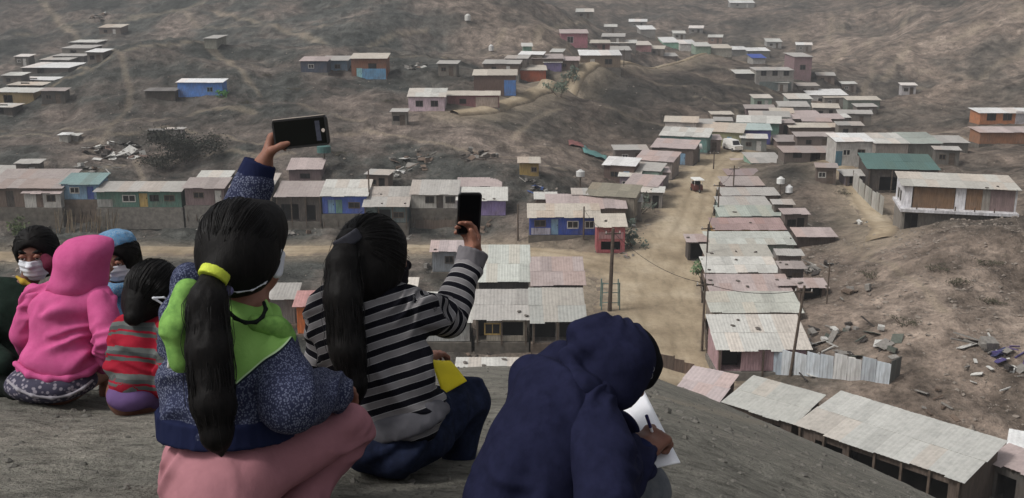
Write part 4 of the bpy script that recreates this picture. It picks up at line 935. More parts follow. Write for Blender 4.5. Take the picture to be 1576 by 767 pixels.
fence([(1088,552,69),(1082,500,78)], 1.3, [(96,84,76),(120,112,104),(84,76,70)], 'brown plank yard fence between the main road and the pink walled house', .8)
fence([(1080,470,84),(1078,432,91)], 1.2, [(110,104,98),(90,82,76),(140,134,126)], 'grey plank yard fence in front of the pinkish grey roofed house', .8)
fence([(1088,392,98),(1092,352,108)], 1.3, [(104,96,88),(130,124,116)], 'low board fence beside the small street awning', .9)
fence([(1098,335,115),(1104,300,128)], 1.3, [(98,104,100),(120,120,114)], 'grey green board fence along the street row', .9)
fence([(640,352,110),(700,350,110)], 1.0, [(110,96,86),(96,84,76)], 'low earth coloured board fence under the grey white house', .9)
debris(1078,420,10,1.2,[GR,BR,(150,110,104)],'small heap of boards beside the green street shrub',big=.6)
debris(975,345,16,2.0,[GR,(150,150,146),BR],'scrap along the left edge of the main road',big=.7)
debris(955,395,12,1.4,[(150,120,118),GR,DK],'crates and scrap in front of the red fronted corner shop',big=.6)
debris(1265,545,14,1.8,[WH,GR,DK],'broken sheets directly behind the white tin fence corner',big=.8)
debris(560,345,12,2.0,[GR,BR,WH],'scrap heap on the bank under the bright blue house',big=.7)
debris(1225,345,12,1.6,[(84,76,72),GR,WH],'blackish scrap beside the dark pink roofed shed',big=.8)
debris(1400,330,8,1.2,[(90,96,130),WH,GR],'bundles on the track beside the two storey white house',big=.5)
debris(1310,240,14,2.2,[(110,90,86),GR,WH],'scrap yard beside the shop corner with white posts',big=.8)
# stones weighing down roofs
rr = random.Random(9); rfs = [o for o in list(COL.objects) if o.name.split('.')[0] == 'roof' and o.parent is not None and 62 < o.parent.location.y < 112]
stone_me = None
bpy.context.view_layer.update()
for o in rfs:
    kids = [c for c in o.children if c.name.startswith('roof_sheet')]
    if not kids: continue
    for q in range(rr.randint(0, 3)):
        c = rr.choice(kids); loc = o.matrix_world @ c.location + o.matrix_world.to_3x3() @ Vector((rr.uniform(-.3, .3), rr.uniform(.2, 1.6), .06))
        if stone_me is None:
            b = bmesh.new(); bmesh.ops.create_icosphere(b, subdivisions=1, radius=.16)
            for v_ in b.verts: v_.co *= rr.uniform(.7, 1.2); v_.co.z *= .6
            stone_me = bpy.data.meshes.new('roof_stone'); b.to_mesh(stone_me); b.free(); stone_me.materials.append(plain('roof_stone', (104, 98, 92), .95, .4, 6))
        s_ = bpy.data.objects.new('roof_stone', stone_me); s_.location = loc; s_.rotation_euler = (0, 0, rr.uniform(0, 6)); s_.scale = (rr.uniform(.7, 1.6), rr.uniform(.7, 1.3), 1); link(s_)
        tag(s_, 'loose stone weighing down the sheets of a corrugated roof', 'stone', 'stones on the roofs')

debris(70,352,12,2.2,[BR,GR,(96,84,76)],'earth and brick rubble under the small white house',big=.7)
debris(320,352,12,2.0,[BR,GR,WH],'stones and boards under the mauve boarded house',big=.7)
debris(460,352,14,2.2,[DK,BR,GR],'dark boards under the open fronted shack',big=.8)
debris(730,356,12,2.2,[BR,GR,BR],'brown rubble bank under the purple house',big=.7)
debris(610,372,8,1.6,[BR,GR],'loose stones beside the cross road under the porch shack',big=.5)
# overhead cables
def cable(a, b, sag, label):
    A, B = Vector(a), Vector(b); cu = MB(); pts = [A.lerp(B, k/14)+Vector((0, 0, -sag*4*(k/14)*(1-k/14))) for k in range(15)]; V = []; F = []
    for i, p in enumerate(pts):
        for q in range(4): V.append((p.x+.022*math.cos(q*1.571), p.y, p.z+.022*math.sin(q*1.571)))
    for i in range(14):
        for q in range(4): F.append((i*4+q, i*4+(q+1) % 4, i*4+4+(q+1) % 4, i*4+4+q))
    o = mesh_obj('power_cable', [Vector(v)-A for v in V], F, DARKW); o.location = A; tag(o, label, 'cable')
pt = {}
for o in COL.objects:
    if o.name.split('.')[0] == 'utility_pole':
        m = next(c for c in o.children if c.name.startswith('mast')); pt[o['label']] = o.matrix_world @ Vector((0, 0, max(v.co.z for v in m.data.vertices)-.3))
seq = ['thin pole at the near corner of the street row','thin pole in front of the light grey roofed houses','slim pole at the middle of the street row','far pole beside the mauve roofed low house']
for i, nm in enumerate(('lowest','second','upper')): cable(pt[seq[i]], pt[seq[i+1]], .5, 'black cable strung along the street row, %s span from the pink walled house' % nm)
cable(pt['thick wooden pole standing in the road junction'], pt[seq[0]], .8, 'black cable crossing the main road from the junction pole')
cable(pt['tall leaning pole beside the pink walled house'], pt[seq[0]], .5, 'black cable from the leaning pole over the pink walled house')
cable(pt['thick wooden pole standing in the road junction'], pt['slim pole in front of the royal blue house'], .6, 'black cable from the junction pole to the royal blue house')
# ------------------------------------------------------------------ sculpting: signed distance shapes meshed as one continuous surface
def V3(p): return np.array([p[0], p[1], p[2]], float)
def basis(f, u=(0, 0, 1)):
    f = V3(f); f = f/np.linalg.norm(f); r = np.cross(f, V3(u)); r /= np.linalg.norm(r); u = np.cross(r, f); return r, f, u
class Sdf:
    def __init__(s): s.p = []
    def cap(s, a, b, ra, rb=None, k=.025, flat=None, op='u'):
        a, b = V3(a), V3(b); rb = ra if rb is None else rb; m = max(ra, rb)*(1.0 if flat is None else max(1, flat[1]))+.05+k
        def f(X, Y, Z):
            ba = b-a; L = max(1e-9, (ba**2).sum()); px, py, pz = X-a[0], Y-a[1], Z-a[2]
            t = np.clip((px*ba[0]+py*ba[1]+pz*ba[2])/L, 0, 1)
            qx, qy, qz = px-t*ba[0], py-t*ba[1], pz-t*ba[2]
            if flat is not None:          # (direction, factor): wider along direction
                n = V3(flat[0]); n = n/np.linalg.norm(n); c = (qx*n[0]+qy*n[1]+qz*n[2])*(1/flat[1]-1)
                qx, qy, qz = qx+c*n[0], qy+c*n[1], qz+c*n[2]
            return np.sqrt(qx*qx+qy*qy+qz*qz)-(ra+(rb-ra)*t)
        s.p.append((op, k, np.minimum(a, b)-m, np.maximum(a, b)+m, f)); return s
    def chain(s, pts, rs, k=.025, flat=None):
        for i in range(len(pts)-1): s.cap(pts[i], pts[i+1], rs[i], rs[i+1], k, flat)
        return s
    def ell(s, c, r, R=None, k=.03, op='u'):
        c = V3(c); r = np.array(r, float); M = np.eye(3) if R is None else np.array(R, float); m = r.max()+.05+k
        def f(X, Y, Z):
            px, py, pz = X-c[0], Y-c[1], Z-c[2]
            q = [(M[i][0]*px+M[i][1]*py+M[i][2]*pz) for i in range(3)]
            k0 = np.sqrt(sum((q[i]/r[i])**2 for i in range(3))); k1 = np.sqrt(sum((q[i]/r[i]**2)**2 for i in range(3)))
            return k0*(k0-1)/np.maximum(k1, 1e-6)
        s.p.append((op, k, c-m, c+m, f)); return s
    def cyl(s, a, b, r, rb=None, k=.004, op='u'):
        a, b = V3(a), V3(b); rb = r if rb is None else rb; m = max(r, rb)+.05+k
        def f(X, Y, Z):
            ba = b-a; L = np.sqrt((ba**2).sum()); d = ba/L; px, py, pz = X-a[0], Y-a[1], Z-a[2]
            t = px*d[0]+py*d[1]+pz*d[2]; rr = np.sqrt(np.maximum(px*px+py*py+pz*pz-t*t, 0))
            return np.maximum(rr-(r+(rb-r)*np.clip(t/L, 0, 1)), np.abs(t-L/2)-L/2)
        s.p.append((op, k, np.minimum(a, b)-m, np.maximum(a, b)+m, f)); return s
    def half(s, p, n, k=.006):            # keep the side n points away from
        p, n = V3(p), V3(n); n = n/np.linalg.norm(n)
        s.p.append(('i', k, None, None, lambda X, Y, Z: (X-p[0])*n[0]+(Y-p[1])*n[1]+(Z-p[2])*n[2])); return s
    def field(s, h, infl=0.0):
        us = [q for q in s.p if q[0] == 'u']
        lo = np.min([q[2] for q in us], 0); hi = np.max([q[3] for q in us], 0)
        n = np.ceil((hi-lo)/h).astype(int)+1; ax = [lo[i]+h*np.arange(n[i]) for i in range(3)]
        D = np.full(n, .08, np.float32)
        for op, k, a, b, f in s.p:
            if a is None: sl = [slice(0, m) for m in n]
            else:
                i0 = np.clip(np.floor((a-lo)/h).astype(int), 0, n-1); i1 = np.clip(np.ceil((b-lo)/h).astype(int)+1, 1, n)
                if np.any(i1 <= i0): continue
                sl = [slice(i0[i], i1[i]) for i in range(3)]
            X, Y, Z = ax[0][sl[0]][:, None, None], ax[1][sl[1]][None, :, None], ax[2][sl[2]][None, None, :]
            d = f(X, Y, Z); e = D[tuple(sl)]
            if op == 'u':
                w_ = np.clip(.5+.5*(e-d)/k, 0, 1); v = e*(1-w_)+d*w_-k*w_*(1-w_)
            else:
                if op == 's': d = -d
                w_ = np.clip(.5-.5*(e-d)/k, 0, 1); v = e*(1-w_)+d*w_+k*w_*(1-w_)
            D[tuple(sl)] = v
        return D-infl, lo, h
def nets(D, lo, h):
    S = D < 0; c = [(i, j, k) for i in (0, 1) for j in (0, 1) for k in (0, 1)]
    n = np.array(D.shape)-1
    cnt = sum(S[i:n[0]+i, j:n[1]+j, k:n[2]+k].astype(np.uint8) for i, j, k in c)
    act = (cnt > 0) & (cnt < 8); I = np.argwhere(act); vid = np.full(n, -1, np.int32); vid[act] = np.arange(len(I))
    val = np.stack([D[I[:, 0]+i, I[:, 1]+j, I[:, 2]+k] for i, j, k in c], 1).astype(float)
    acc = np.zeros((len(I), 3)); num = np.zeros(len(I)); C = np.array(c, float)
    for a in range(8):
        for b in range(a+1, 8):
            if np.abs(C[a]-C[b]).sum() != 1: continue
            m = (val[:, a] < 0) != (val[:, b] < 0); t = val[m, a]/(val[m, a]-val[m, b])
            acc[m] += C[a]+(C[b]-C[a])*t[:, None]; num[m] += 1
    V = (I+acc/num[:, None])*h+lo; F = []
    for ax in range(3):
        o1, o2 = [(1, 2), (2, 0), (0, 1)][ax]
        e0 = [slice(None)]*3; e1 = [slice(None)]*3; e0[ax] = slice(0, -1); e1[ax] = slice(1, None)
        A, B = S[tuple(e0)], S[tuple(e1)]; E = np.argwhere(A != B); sg = A[tuple(E.T)]
        ok = (E[:, o1] > 0) & (E[:, o2] > 0) & (E[:, o1] < n[o1]) & (E[:, o2] < n[o2]); E = E[ok]; sg = sg[ok]
        def g(d1, d2):
            q = E.copy(); q[:, o1] -= d1; q[:, o2] -= d2; return vid[tuple(q.T)]
        Q = np.stack([g(1, 1), g(0, 1), g(0, 0), g(1, 0)], 1); Q[~sg] = Q[~sg][:, ::-1]; F.append(Q)
    F = np.concatenate(F); F = F[(F >= 0).all(1)]
    return V, F
def relax(V, F, it=1, lam=.5):
    a = np.concatenate([F[:, 0], F[:, 1], F[:, 2], F[:, 3]]); b = np.concatenate([F[:, 1], F[:, 2], F[:, 3], F[:, 0]])
    i, j = np.concatenate([a, b]), np.concatenate([b, a]); n = len(V); cn = np.bincount(i, minlength=n)
    for _ in range(it):
        m = np.stack([np.bincount(i, V[j, q], n) for q in range(3)], 1)/np.maximum(cn, 1)[:, None]; V = V+(m-V)*lam
    return V
def vnorm(V, F):
    d1, d2 = V[F[:, 2]]-V[F[:, 0]], V[F[:, 3]]-V[F[:, 1]]; fn = np.cross(d1, d2); N = np.zeros_like(V)
    for q in range(4):
        for c in range(3): N[:, c] += np.bincount(F[:, q], fn[:, c], len(V))
    return N/np.maximum(np.linalg.norm(N, axis=1), 1e-12)[:, None]
def sculpt(name, S, mat, root, h=.007, infl=0.0, smooth=1, disp=None, attrs=None):
    D, lo, h = S.field(h, infl); V, F = nets(D, lo, h); V = relax(V, F, smooth)
    if disp is not None: V = V+vnorm(V, F)*disp(V)[:, None]
    me = bpy.data.meshes.new(name); o = np.zeros(3); q_ = root
    while q_ is not None: o = o+np.array(q_.location); q_ = q_.parent
    me.vertices.add(len(V)); me.vertices.foreach_set('co', (V-o).ravel().astype(np.float32))
    me.loops.add(F.size); me.loops.foreach_set('vertex_index', F.ravel().astype(np.int32))
    me.polygons.add(len(F)); me.polygons.foreach_set('loop_start', (np.arange(len(F))*4).astype(np.int32))
    me.update(calc_edges=True); me.polygons.foreach_set('use_smooth', np.ones(len(F), bool)); me.validate()
    for k, fn in (attrs or {}).items():
        at = me.attributes.new(k, 'FLOAT', 'POINT'); at.data.foreach_set('value', fn(V).astype(np.float32))
    me.materials.append(mat); ob = bpy.data.objects.new(name, me); return link(ob, root)
def folds(amp=.006, sc=(9, 9, 5), seed=1, crease=.5, rot=None):
    def f(V):
        x, y, z = V[:, 0], V[:, 1], V[:, 2]
        return amp*(fbm(x*sc[0], y*sc[1], z*sc[2], 3, seed)*(1-crease)+(1-2*np.abs(vnoise(x*sc[0]*1.3, y*sc[1]*1.3, z*sc[2]*1.3, seed+5)))*crease)
    return f
def wrinkle(amp=.01, seed=1, angs=(25, -35, 70), lo=4.5, hi=22.0, soft=.35, sharp=3.0):
    """elongated cloth creases running in a few slanted directions, present in patches"""
    def f(V):
        x, y, z = V[:, 0], V[:, 1], V[:, 2]; t = amp*soft*fbm(x*8, y*8, z*8, 2, seed+90)
        wx, wz = .03*vnoise(x*9, y*9, z*9, seed+91), .03*vnoise(x*9, y*9, z*9, seed+92)
        for i, a in enumerate(angs):
            c, s_ = math.cos(math.radians(a)), math.sin(math.radians(a)); u, w_ = (x+wx)*c+(z+wz)*s_, -(x+wx)*s_+(z+wz)*c
            ph = w_*hi*.55+1.5*vnoise(u*lo, y*lo*1.6, w_*6, seed+i*7); r = 1-2*np.abs(ph-np.floor(ph)-.5); r = r*r*(3-2*r)
            m = np.clip(.15+1.7*vnoise(x*6+i*5, y*6, z*6, seed+40+i), 0, 1)
            t = t+amp*(r**1.6-.4)*m
        return t
    return f
def limb_s(chains):
    """stripe coordinate: distance along the nearest of several polylines (offset, points)"""
    def f(V):
        best = np.full(len(V), 1e9); out = np.zeros(len(V))
        for off, wgt, pts in chains:
            acc = off
            for a, b in zip(pts[:-1], pts[1:]):
                a, b = V3(a), V3(b); d = b-a; L = np.linalg.norm(d); t = ((V-a)@d)/L/L; tc = np.clip(t, 0, 1)
                dd = np.linalg.norm(V-a-tc[:, None]*d, axis=1)/wgt
                m = dd < best; best[m] = dd[m]; out[m] = acc+(t*L)[m]; acc += L
        return out
    return f
def hand(S, wrist, knuckle, palm_n, thumb_side, curl=(.3, .3, .3, .3), thumb=(.5, .3), sc=1.0, spread=.12, curl2=None):
    """wrist -> knuckle gives the hand axis, palm_n points out of the palm, thumb_side is the direction of the thumb"""
    w_, kn, n = V3(wrist), V3(knuckle), V3(palm_n); ax = kn-w_; L = np.linalg.norm(ax); ax /= L; n = n-ax*(n@ax); n /= np.linalg.norm(n)
    t = V3(thumb_side); t = t-ax*(t@ax)-n*(t@n); t /= np.linalg.norm(t); fl = [.030, .034, .032, .025]
    S.cap(w_-ax*.03*sc, w_+ax*.012, .019*sc, .022*sc, .02, (t, 1.3))
    for i in range(4):
        o = t*(.027-.018*i)*sc; b = w_+ax*L*(1.0-.03*abs(i-1))+o; S.cap(w_+o*.7+ax*.01, b, .0125*sc, .0105*sc, .014)
        d = ax+t*(spread*(1.2-i)*.5); d /= np.linalg.norm(d); p = b; ang = 0
        for j, (ln, r) in enumerate(((1.0, .0088), (.72, .0080), (.55, .0072))):
            ang += curl[i]*(1.0 if j == 0 else (curl2 if curl2 is not None else 1.15)); q = p+(d*math.cos(ang)+n*math.sin(ang))*fl[i]*ln*sc
            S.cap(p, q, r*sc, r*.92*sc, .006); p = q
    p0 = w_+t*.020*sc+ax*.018*sc+n*.004; d1 = (t*math.sin(.9)+ax*math.cos(.9))+n*thumb[0]; d1 /= np.linalg.norm(d1)
    p1 = p0+d1*.034*sc; d2 = ax*.85+t*.15+n*thumb[1]; d2 /= np.linalg.norm(d2); p2 = p1+d2*.028*sc; p3 = p2+(d2+n*.15)*.021*sc
    S.cap(p0, p1, .014*sc, .0115*sc, .014).cap(p1, p2, .0105*sc, .0095*sc, .006).cap(p2, p3, .0095*sc, .0075*sc, .005)
def head(S, c, f, u=(0, 0, 1), sc=1.0):
    c = V3(c); r, f, u = basis(f, u); R = [r, f, u]
    S.ell(c, (.074*sc, .091*sc, .088*sc), R, .02); S.ell(c+f*.028*sc-u*.055*sc, (.056*sc, .062*sc, .064*sc), R, .03)
    S.cap(c+f*.088*sc-u*.012*sc, c+f*.103*sc-u*.040*sc, .008*sc, .0125*sc, .012)
    for s_ in (-1, 1):
        S.ell(c+r*s_*.076*sc-u*.022*sc-f*.008, (.008*sc, .018*sc, .029*sc), R, .008)
        S.ell(c+r*s_*.032*sc+f*.094*sc-u*.006*sc, (.019*sc, .012*sc, .011*sc), R, .01, 's')
        S.cap(c+r*s_*.018*sc+f*.084*sc+u*.014*sc, c+r*s_*.048*sc+f*.072*sc+u*.012*sc, .008*sc, .006*sc, .008)
    S.cap(c+r*.018*sc+f*.082*sc-u*.078*sc, c-r*.018*sc+f*.082*sc-u*.078*sc, .007*sc, .007*sc, .008)
def eyes(root, c, f, u=(0, 0, 1), sc=1.0):
    c = V3(c); r, f, u = basis(f, u); o = V3(root.location)
    for s_ in (-1, 1):
        p = c+r*s_*.031*sc+f*.077*sc-u*.006*sc
        e = uvs('eye', p-o, .0135*sc, skinm('eyewhite'), root); q = p+f*.0095*sc
        uvs('iris', q-o, .0068*sc, skinm('iris'), root)
        S = Sdf().cap(c+r*s_*.014*sc+f*.088*sc+u*.018*sc, c+r*s_*.036*sc+f*.084*sc+u*.023*sc, .0032*sc, .0035*sc).cap(c+r*s_*.036*sc+f*.084*sc+u*.023*sc, c+r*s_*.054*sc+f*.068*sc+u*.017*sc, .0032*sc, .0022*sc)
        sculpt('eyebrow', S, HAIRM, root, .0025, 0, 0)
        S = Sdf().cap(p+f*.010*sc+r*.014*sc+u*.006*sc, p+f*.0125*sc+u*.0105*sc, .0028*sc, .003*sc).cap(p+f*.0125*sc+u*.0105*sc, p+f*.010*sc-r*.014*sc+u*.006*sc, .003*sc, .0028*sc)
        sculpt('eyelid', S, SKIN, root, .0022, 0, 0)
def uvs(name, c, r, mat, parent):
    bm = bmesh.new(); bmesh.ops.create_uvsphere(bm, u_segments=14, v_segments=10, radius=r); me = bpy.data.meshes.new(name); bm.to_mesh(me); bm.free()
    me.materials.append(mat); me.polygons.foreach_set('use_smooth', [True]*len(me.polygons)); o = bpy.data.objects.new(name, me); o.location = c; return link(o, parent)
_sk = {}
def skinm(k):
    if k not in _sk: _sk[k] = NT('eye_'+k).fin({'eyewhite': rgb(190, 180, 172), 'iris': rgb(24, 18, 15)}[k], .25, None, .5)
    return _sk[k]
def make_skin(c):
    t = NT('skin'); co = t.coord(); n = t.noise(co, 28, 4, .6); n2 = t.noise(co, 240, 3, .6)
    col = t.mix(1, rgb(*c), t.ramp(n, [(.3, (.82, .78, .76, 1)), (.7, (1.12, 1.06, 1.04, 1))]), 'MULTIPLY')
    return t.fin(col, .55, t.bump(n2, .15, .001), .35, **{'Subsurface Weight': .08, 'Subsurface Scale': .02})
SKIN = make_skin((140, 99, 82)); SKIN2 = make_skin((116, 80, 66))
def hair_material():
    t = NT('black_hair'); co = t.coord(); st = t.noise(t.scalev(co, (260, 260, 14)), 1.0, 3, .6); big = t.noise(t.scalev(co, (26, 26, 3)), 1.0, 3, .6)
    col = t.mix(t.ramp(st, [(.35, gray(0)), (.7, gray(1))]), rgb(8, 7, 7), rgb(24, 21, 20))
    return t.fin(col, .62, t.bump(st, .35, .003), .14)
HAIRM = hair_material()
STRM = NT('hair_strand').fin(rgb(14, 12, 12), .5, None, .22)
def strands(name, paths, root, r=.0008, mat=None):
    V = []; F = []; o = V3(root.location)
    for P_ in paths:
        P_ = np.asarray(P_)-o; n = len(P_); k = len(V); T_ = np.gradient(P_, axis=0)
        for i in range(n):
            d = T_[i]/max(1e-9, np.linalg.norm(T_[i])); a = np.cross(d, [.3, .5, .81]); a /= np.linalg.norm(a); b = np.cross(d, a)
            rr = r*(1 if i < n-1 else .2)
            for q in range(3): V.append(P_[i]+rr*(a*math.cos(2.094*q)+b*math.sin(2.094*q)))
        for i in range(n-1):
            for q in range(3): F.append((k+3*i+q, k+3*i+(q+1) % 3, k+3*i+3+(q+1) % 3, k+3*i+3+q))
    ob = mesh_obj(name, V, F, mat or STRM, root, True); ob['kind'] = 'stuff'; return ob
def tail_paths(pts, rs, n, seed=0, out=.98, jit=.006):
    rg = np.random.default_rng(seed); pts = np.array([V3(p) for p in pts]); rs = np.array(rs); L = np.concatenate([[0], np.cumsum(np.linalg.norm(np.diff(pts, axis=0), axis=1))]); res = []
    for i in range(n):
        a = rg.uniform(0, 6.28); e = rg.uniform(.75, 1.0); m = int(rg.integers(14, 22)); s = np.linspace(rg.uniform(0, .04), L[-1]*rg.uniform(.6, 1.0), m); a2 = a+np.linspace(0, rg.normal()*.4, m)
        c = np.stack([np.interp(s, L, pts[:, k]) for k in range(3)], 1); r = np.interp(s, L, rs)*out*e+vnoise(s*14+i*7, s*0, seed=i)*jit*(2.6 if i % 9 == 0 else 1)
        res.append(c+np.stack([np.cos(a2)*r, np.sin(a2)*r, 0*r], 1))
    return res
def scalp_paths(c, rad, tie, n, seed=0, R=None, out=1.015, front=None):
    """strands combed over the skull towards the tie"""
    rg = np.random.default_rng(seed); c = V3(c); rad = np.array(rad); t = (V3(tie)-c)/rad; t /= np.linalg.norm(t); res = []
    for i in range(n):
        d = rg.normal(size=3); d /= np.linalg.norm(d)
        if front is not None and d@V3(front) > .45: continue
        w_ = np.linspace(0, .96, 16)[:, None]; q = d*(1-w_)+t*w_; q /= np.maximum(np.linalg.norm(q, axis=1), .05)[:, None]
        q = q*(out+(.075 if i % 12 == 0 else .018)*np.abs(vnoise(w_[:, 0]*5+i, w_[:, 0]*0, seed=i)))[:, None]; res.append(c+q*rad)
    return res
# cloth
def cloth(name, c, c2=None, scale=900, var=.12, rough=.92, fold=.25):
    t = NT(name); co = t.coord(); n = t.noise(co, 9, 4, .6); w_ = t.noise(co, scale, 2, .5); f = t.noise(t.scalev(co, (1, 1, .6)), 22, 3, .6)
    col = t.mix(1, rgb(*c), t.ramp(n, [(.3, gray(1-var)), (.7, gray(1+var))]), 'MULTIPLY')
    if c2: col = t.mix(t.ramp(t.noise(co, 40, 4, .6), [(.40, gray(0)), (.70, gray(1))]), col, rgb(*c2))
    b = t.bump(w_, .25, .0012); b = t.bump(f, fold, .012, b)
    return t.fin(col, rough, b, .05)
def stripes(name, stops, period, wob=.006):
    """stops: list of (position, colour) over one period of the attribute 'run'"""
    t = NT(name); co = t.coord(); run = t.math('ADD', t.attr('run'), t.math('MULTIPLY', t.math('SUBTRACT', t.noise(co, 14, 2, .5), .5), wob))
    fac = t.math('FRACT', t.math('DIVIDE', run, period)); col = t.ramp(fac, [(p, rgb(*c)) for p, c in stops], 'CONSTANT')
    n = t.noise(co, 11, 4, .6); col = t.mix(1, col, t.ramp(n, [(.3, gray(.84)), (.7, gray(1.12))]), 'MULTIPLY')
    b = t.bump(t.noise(co, 700, 2), .3, .0015); b = t.bump(t.noise(co, 24, 3, .6), .3, .012, b)
    return t.fin(col, .92, b, .05)
def flecked(name, c, c2, c3):
    t = NT(name); co = t.coord(); v = t.n('ShaderNodeTexVoronoi'); v.inputs['Scale'].default_value = 230; v.feature = 'F1'; t.l(t.scalev(co, (1, 1, .8)), v.inputs['Vector'])
    m = t.ramp(t.math('ADD', v.outputs['Distance'], t.math('MULTIPLY', t.noise(co, 110, 3), .35)), [(.50, gray(1)), (.66, gray(0))])
    big = t.noise(co, 7, 4, .6)
    col = t.mix(m, rgb(*c), t.mix(t.ramp(big, [(.35, gray(0)), (.65, gray(1))]), rgb(*c2), rgb(*c3)))
    b = t.bump(t.noise(co, 300, 3), .4, .002); b = t.bump(t.noise(co, 20, 3, .6), .35, .014, b)
    return t, col, b

def front(px, py, ells, off=.003):
    """first point where the view line of a pixel meets a set of ellipsoids (world axes)"""
    o = V3((0, 0, CAMZ)); d = V3(ray(px, py)); best = None
    for c, r in ells:
        r = np.array(r, float); a = (o-V3(c))/r; b = d/r; A, B, C_ = b@b, 2*a@b, a@a-1; q = B*B-4*A*C_
        if q < 0: continue
        t = (-B-math.sqrt(q))/(2*A); best = t if best is None else min(best, t)
    if best is None:                    # just past the outline: closest approach
        c, r = ells[0]; best = (V3(c)-o)@d/(d@d)
    return o+d*(best-off/np.linalg.norm(d))
# ------------------------------------------------------------------ people
def person(px, py, D, label):
    q = P(px, py, D); q.z = T1(q.x, q.y); r = empty('person', q); tag(r, label, 'person', 'children sitting on the hillside'); return r
MASKW = cloth('mask_white', (214, 216, 222), None, 500, .06, .85, .15)
NAVYRIB = cloth('navy_rib', (31, 36, 62)); DARKC = cloth('dark_cloth', (30, 34, 32))
SHOEM = plain('shoe', (40, 38, 40), .7, .2, 20)
def shoe(root, heel, toe, r=.032, mat=None):
    S = Sdf().cap(heel, toe, r*1.05, r*.85, .02); sculpt('shoe', S, mat or SHOEM, root, .006)
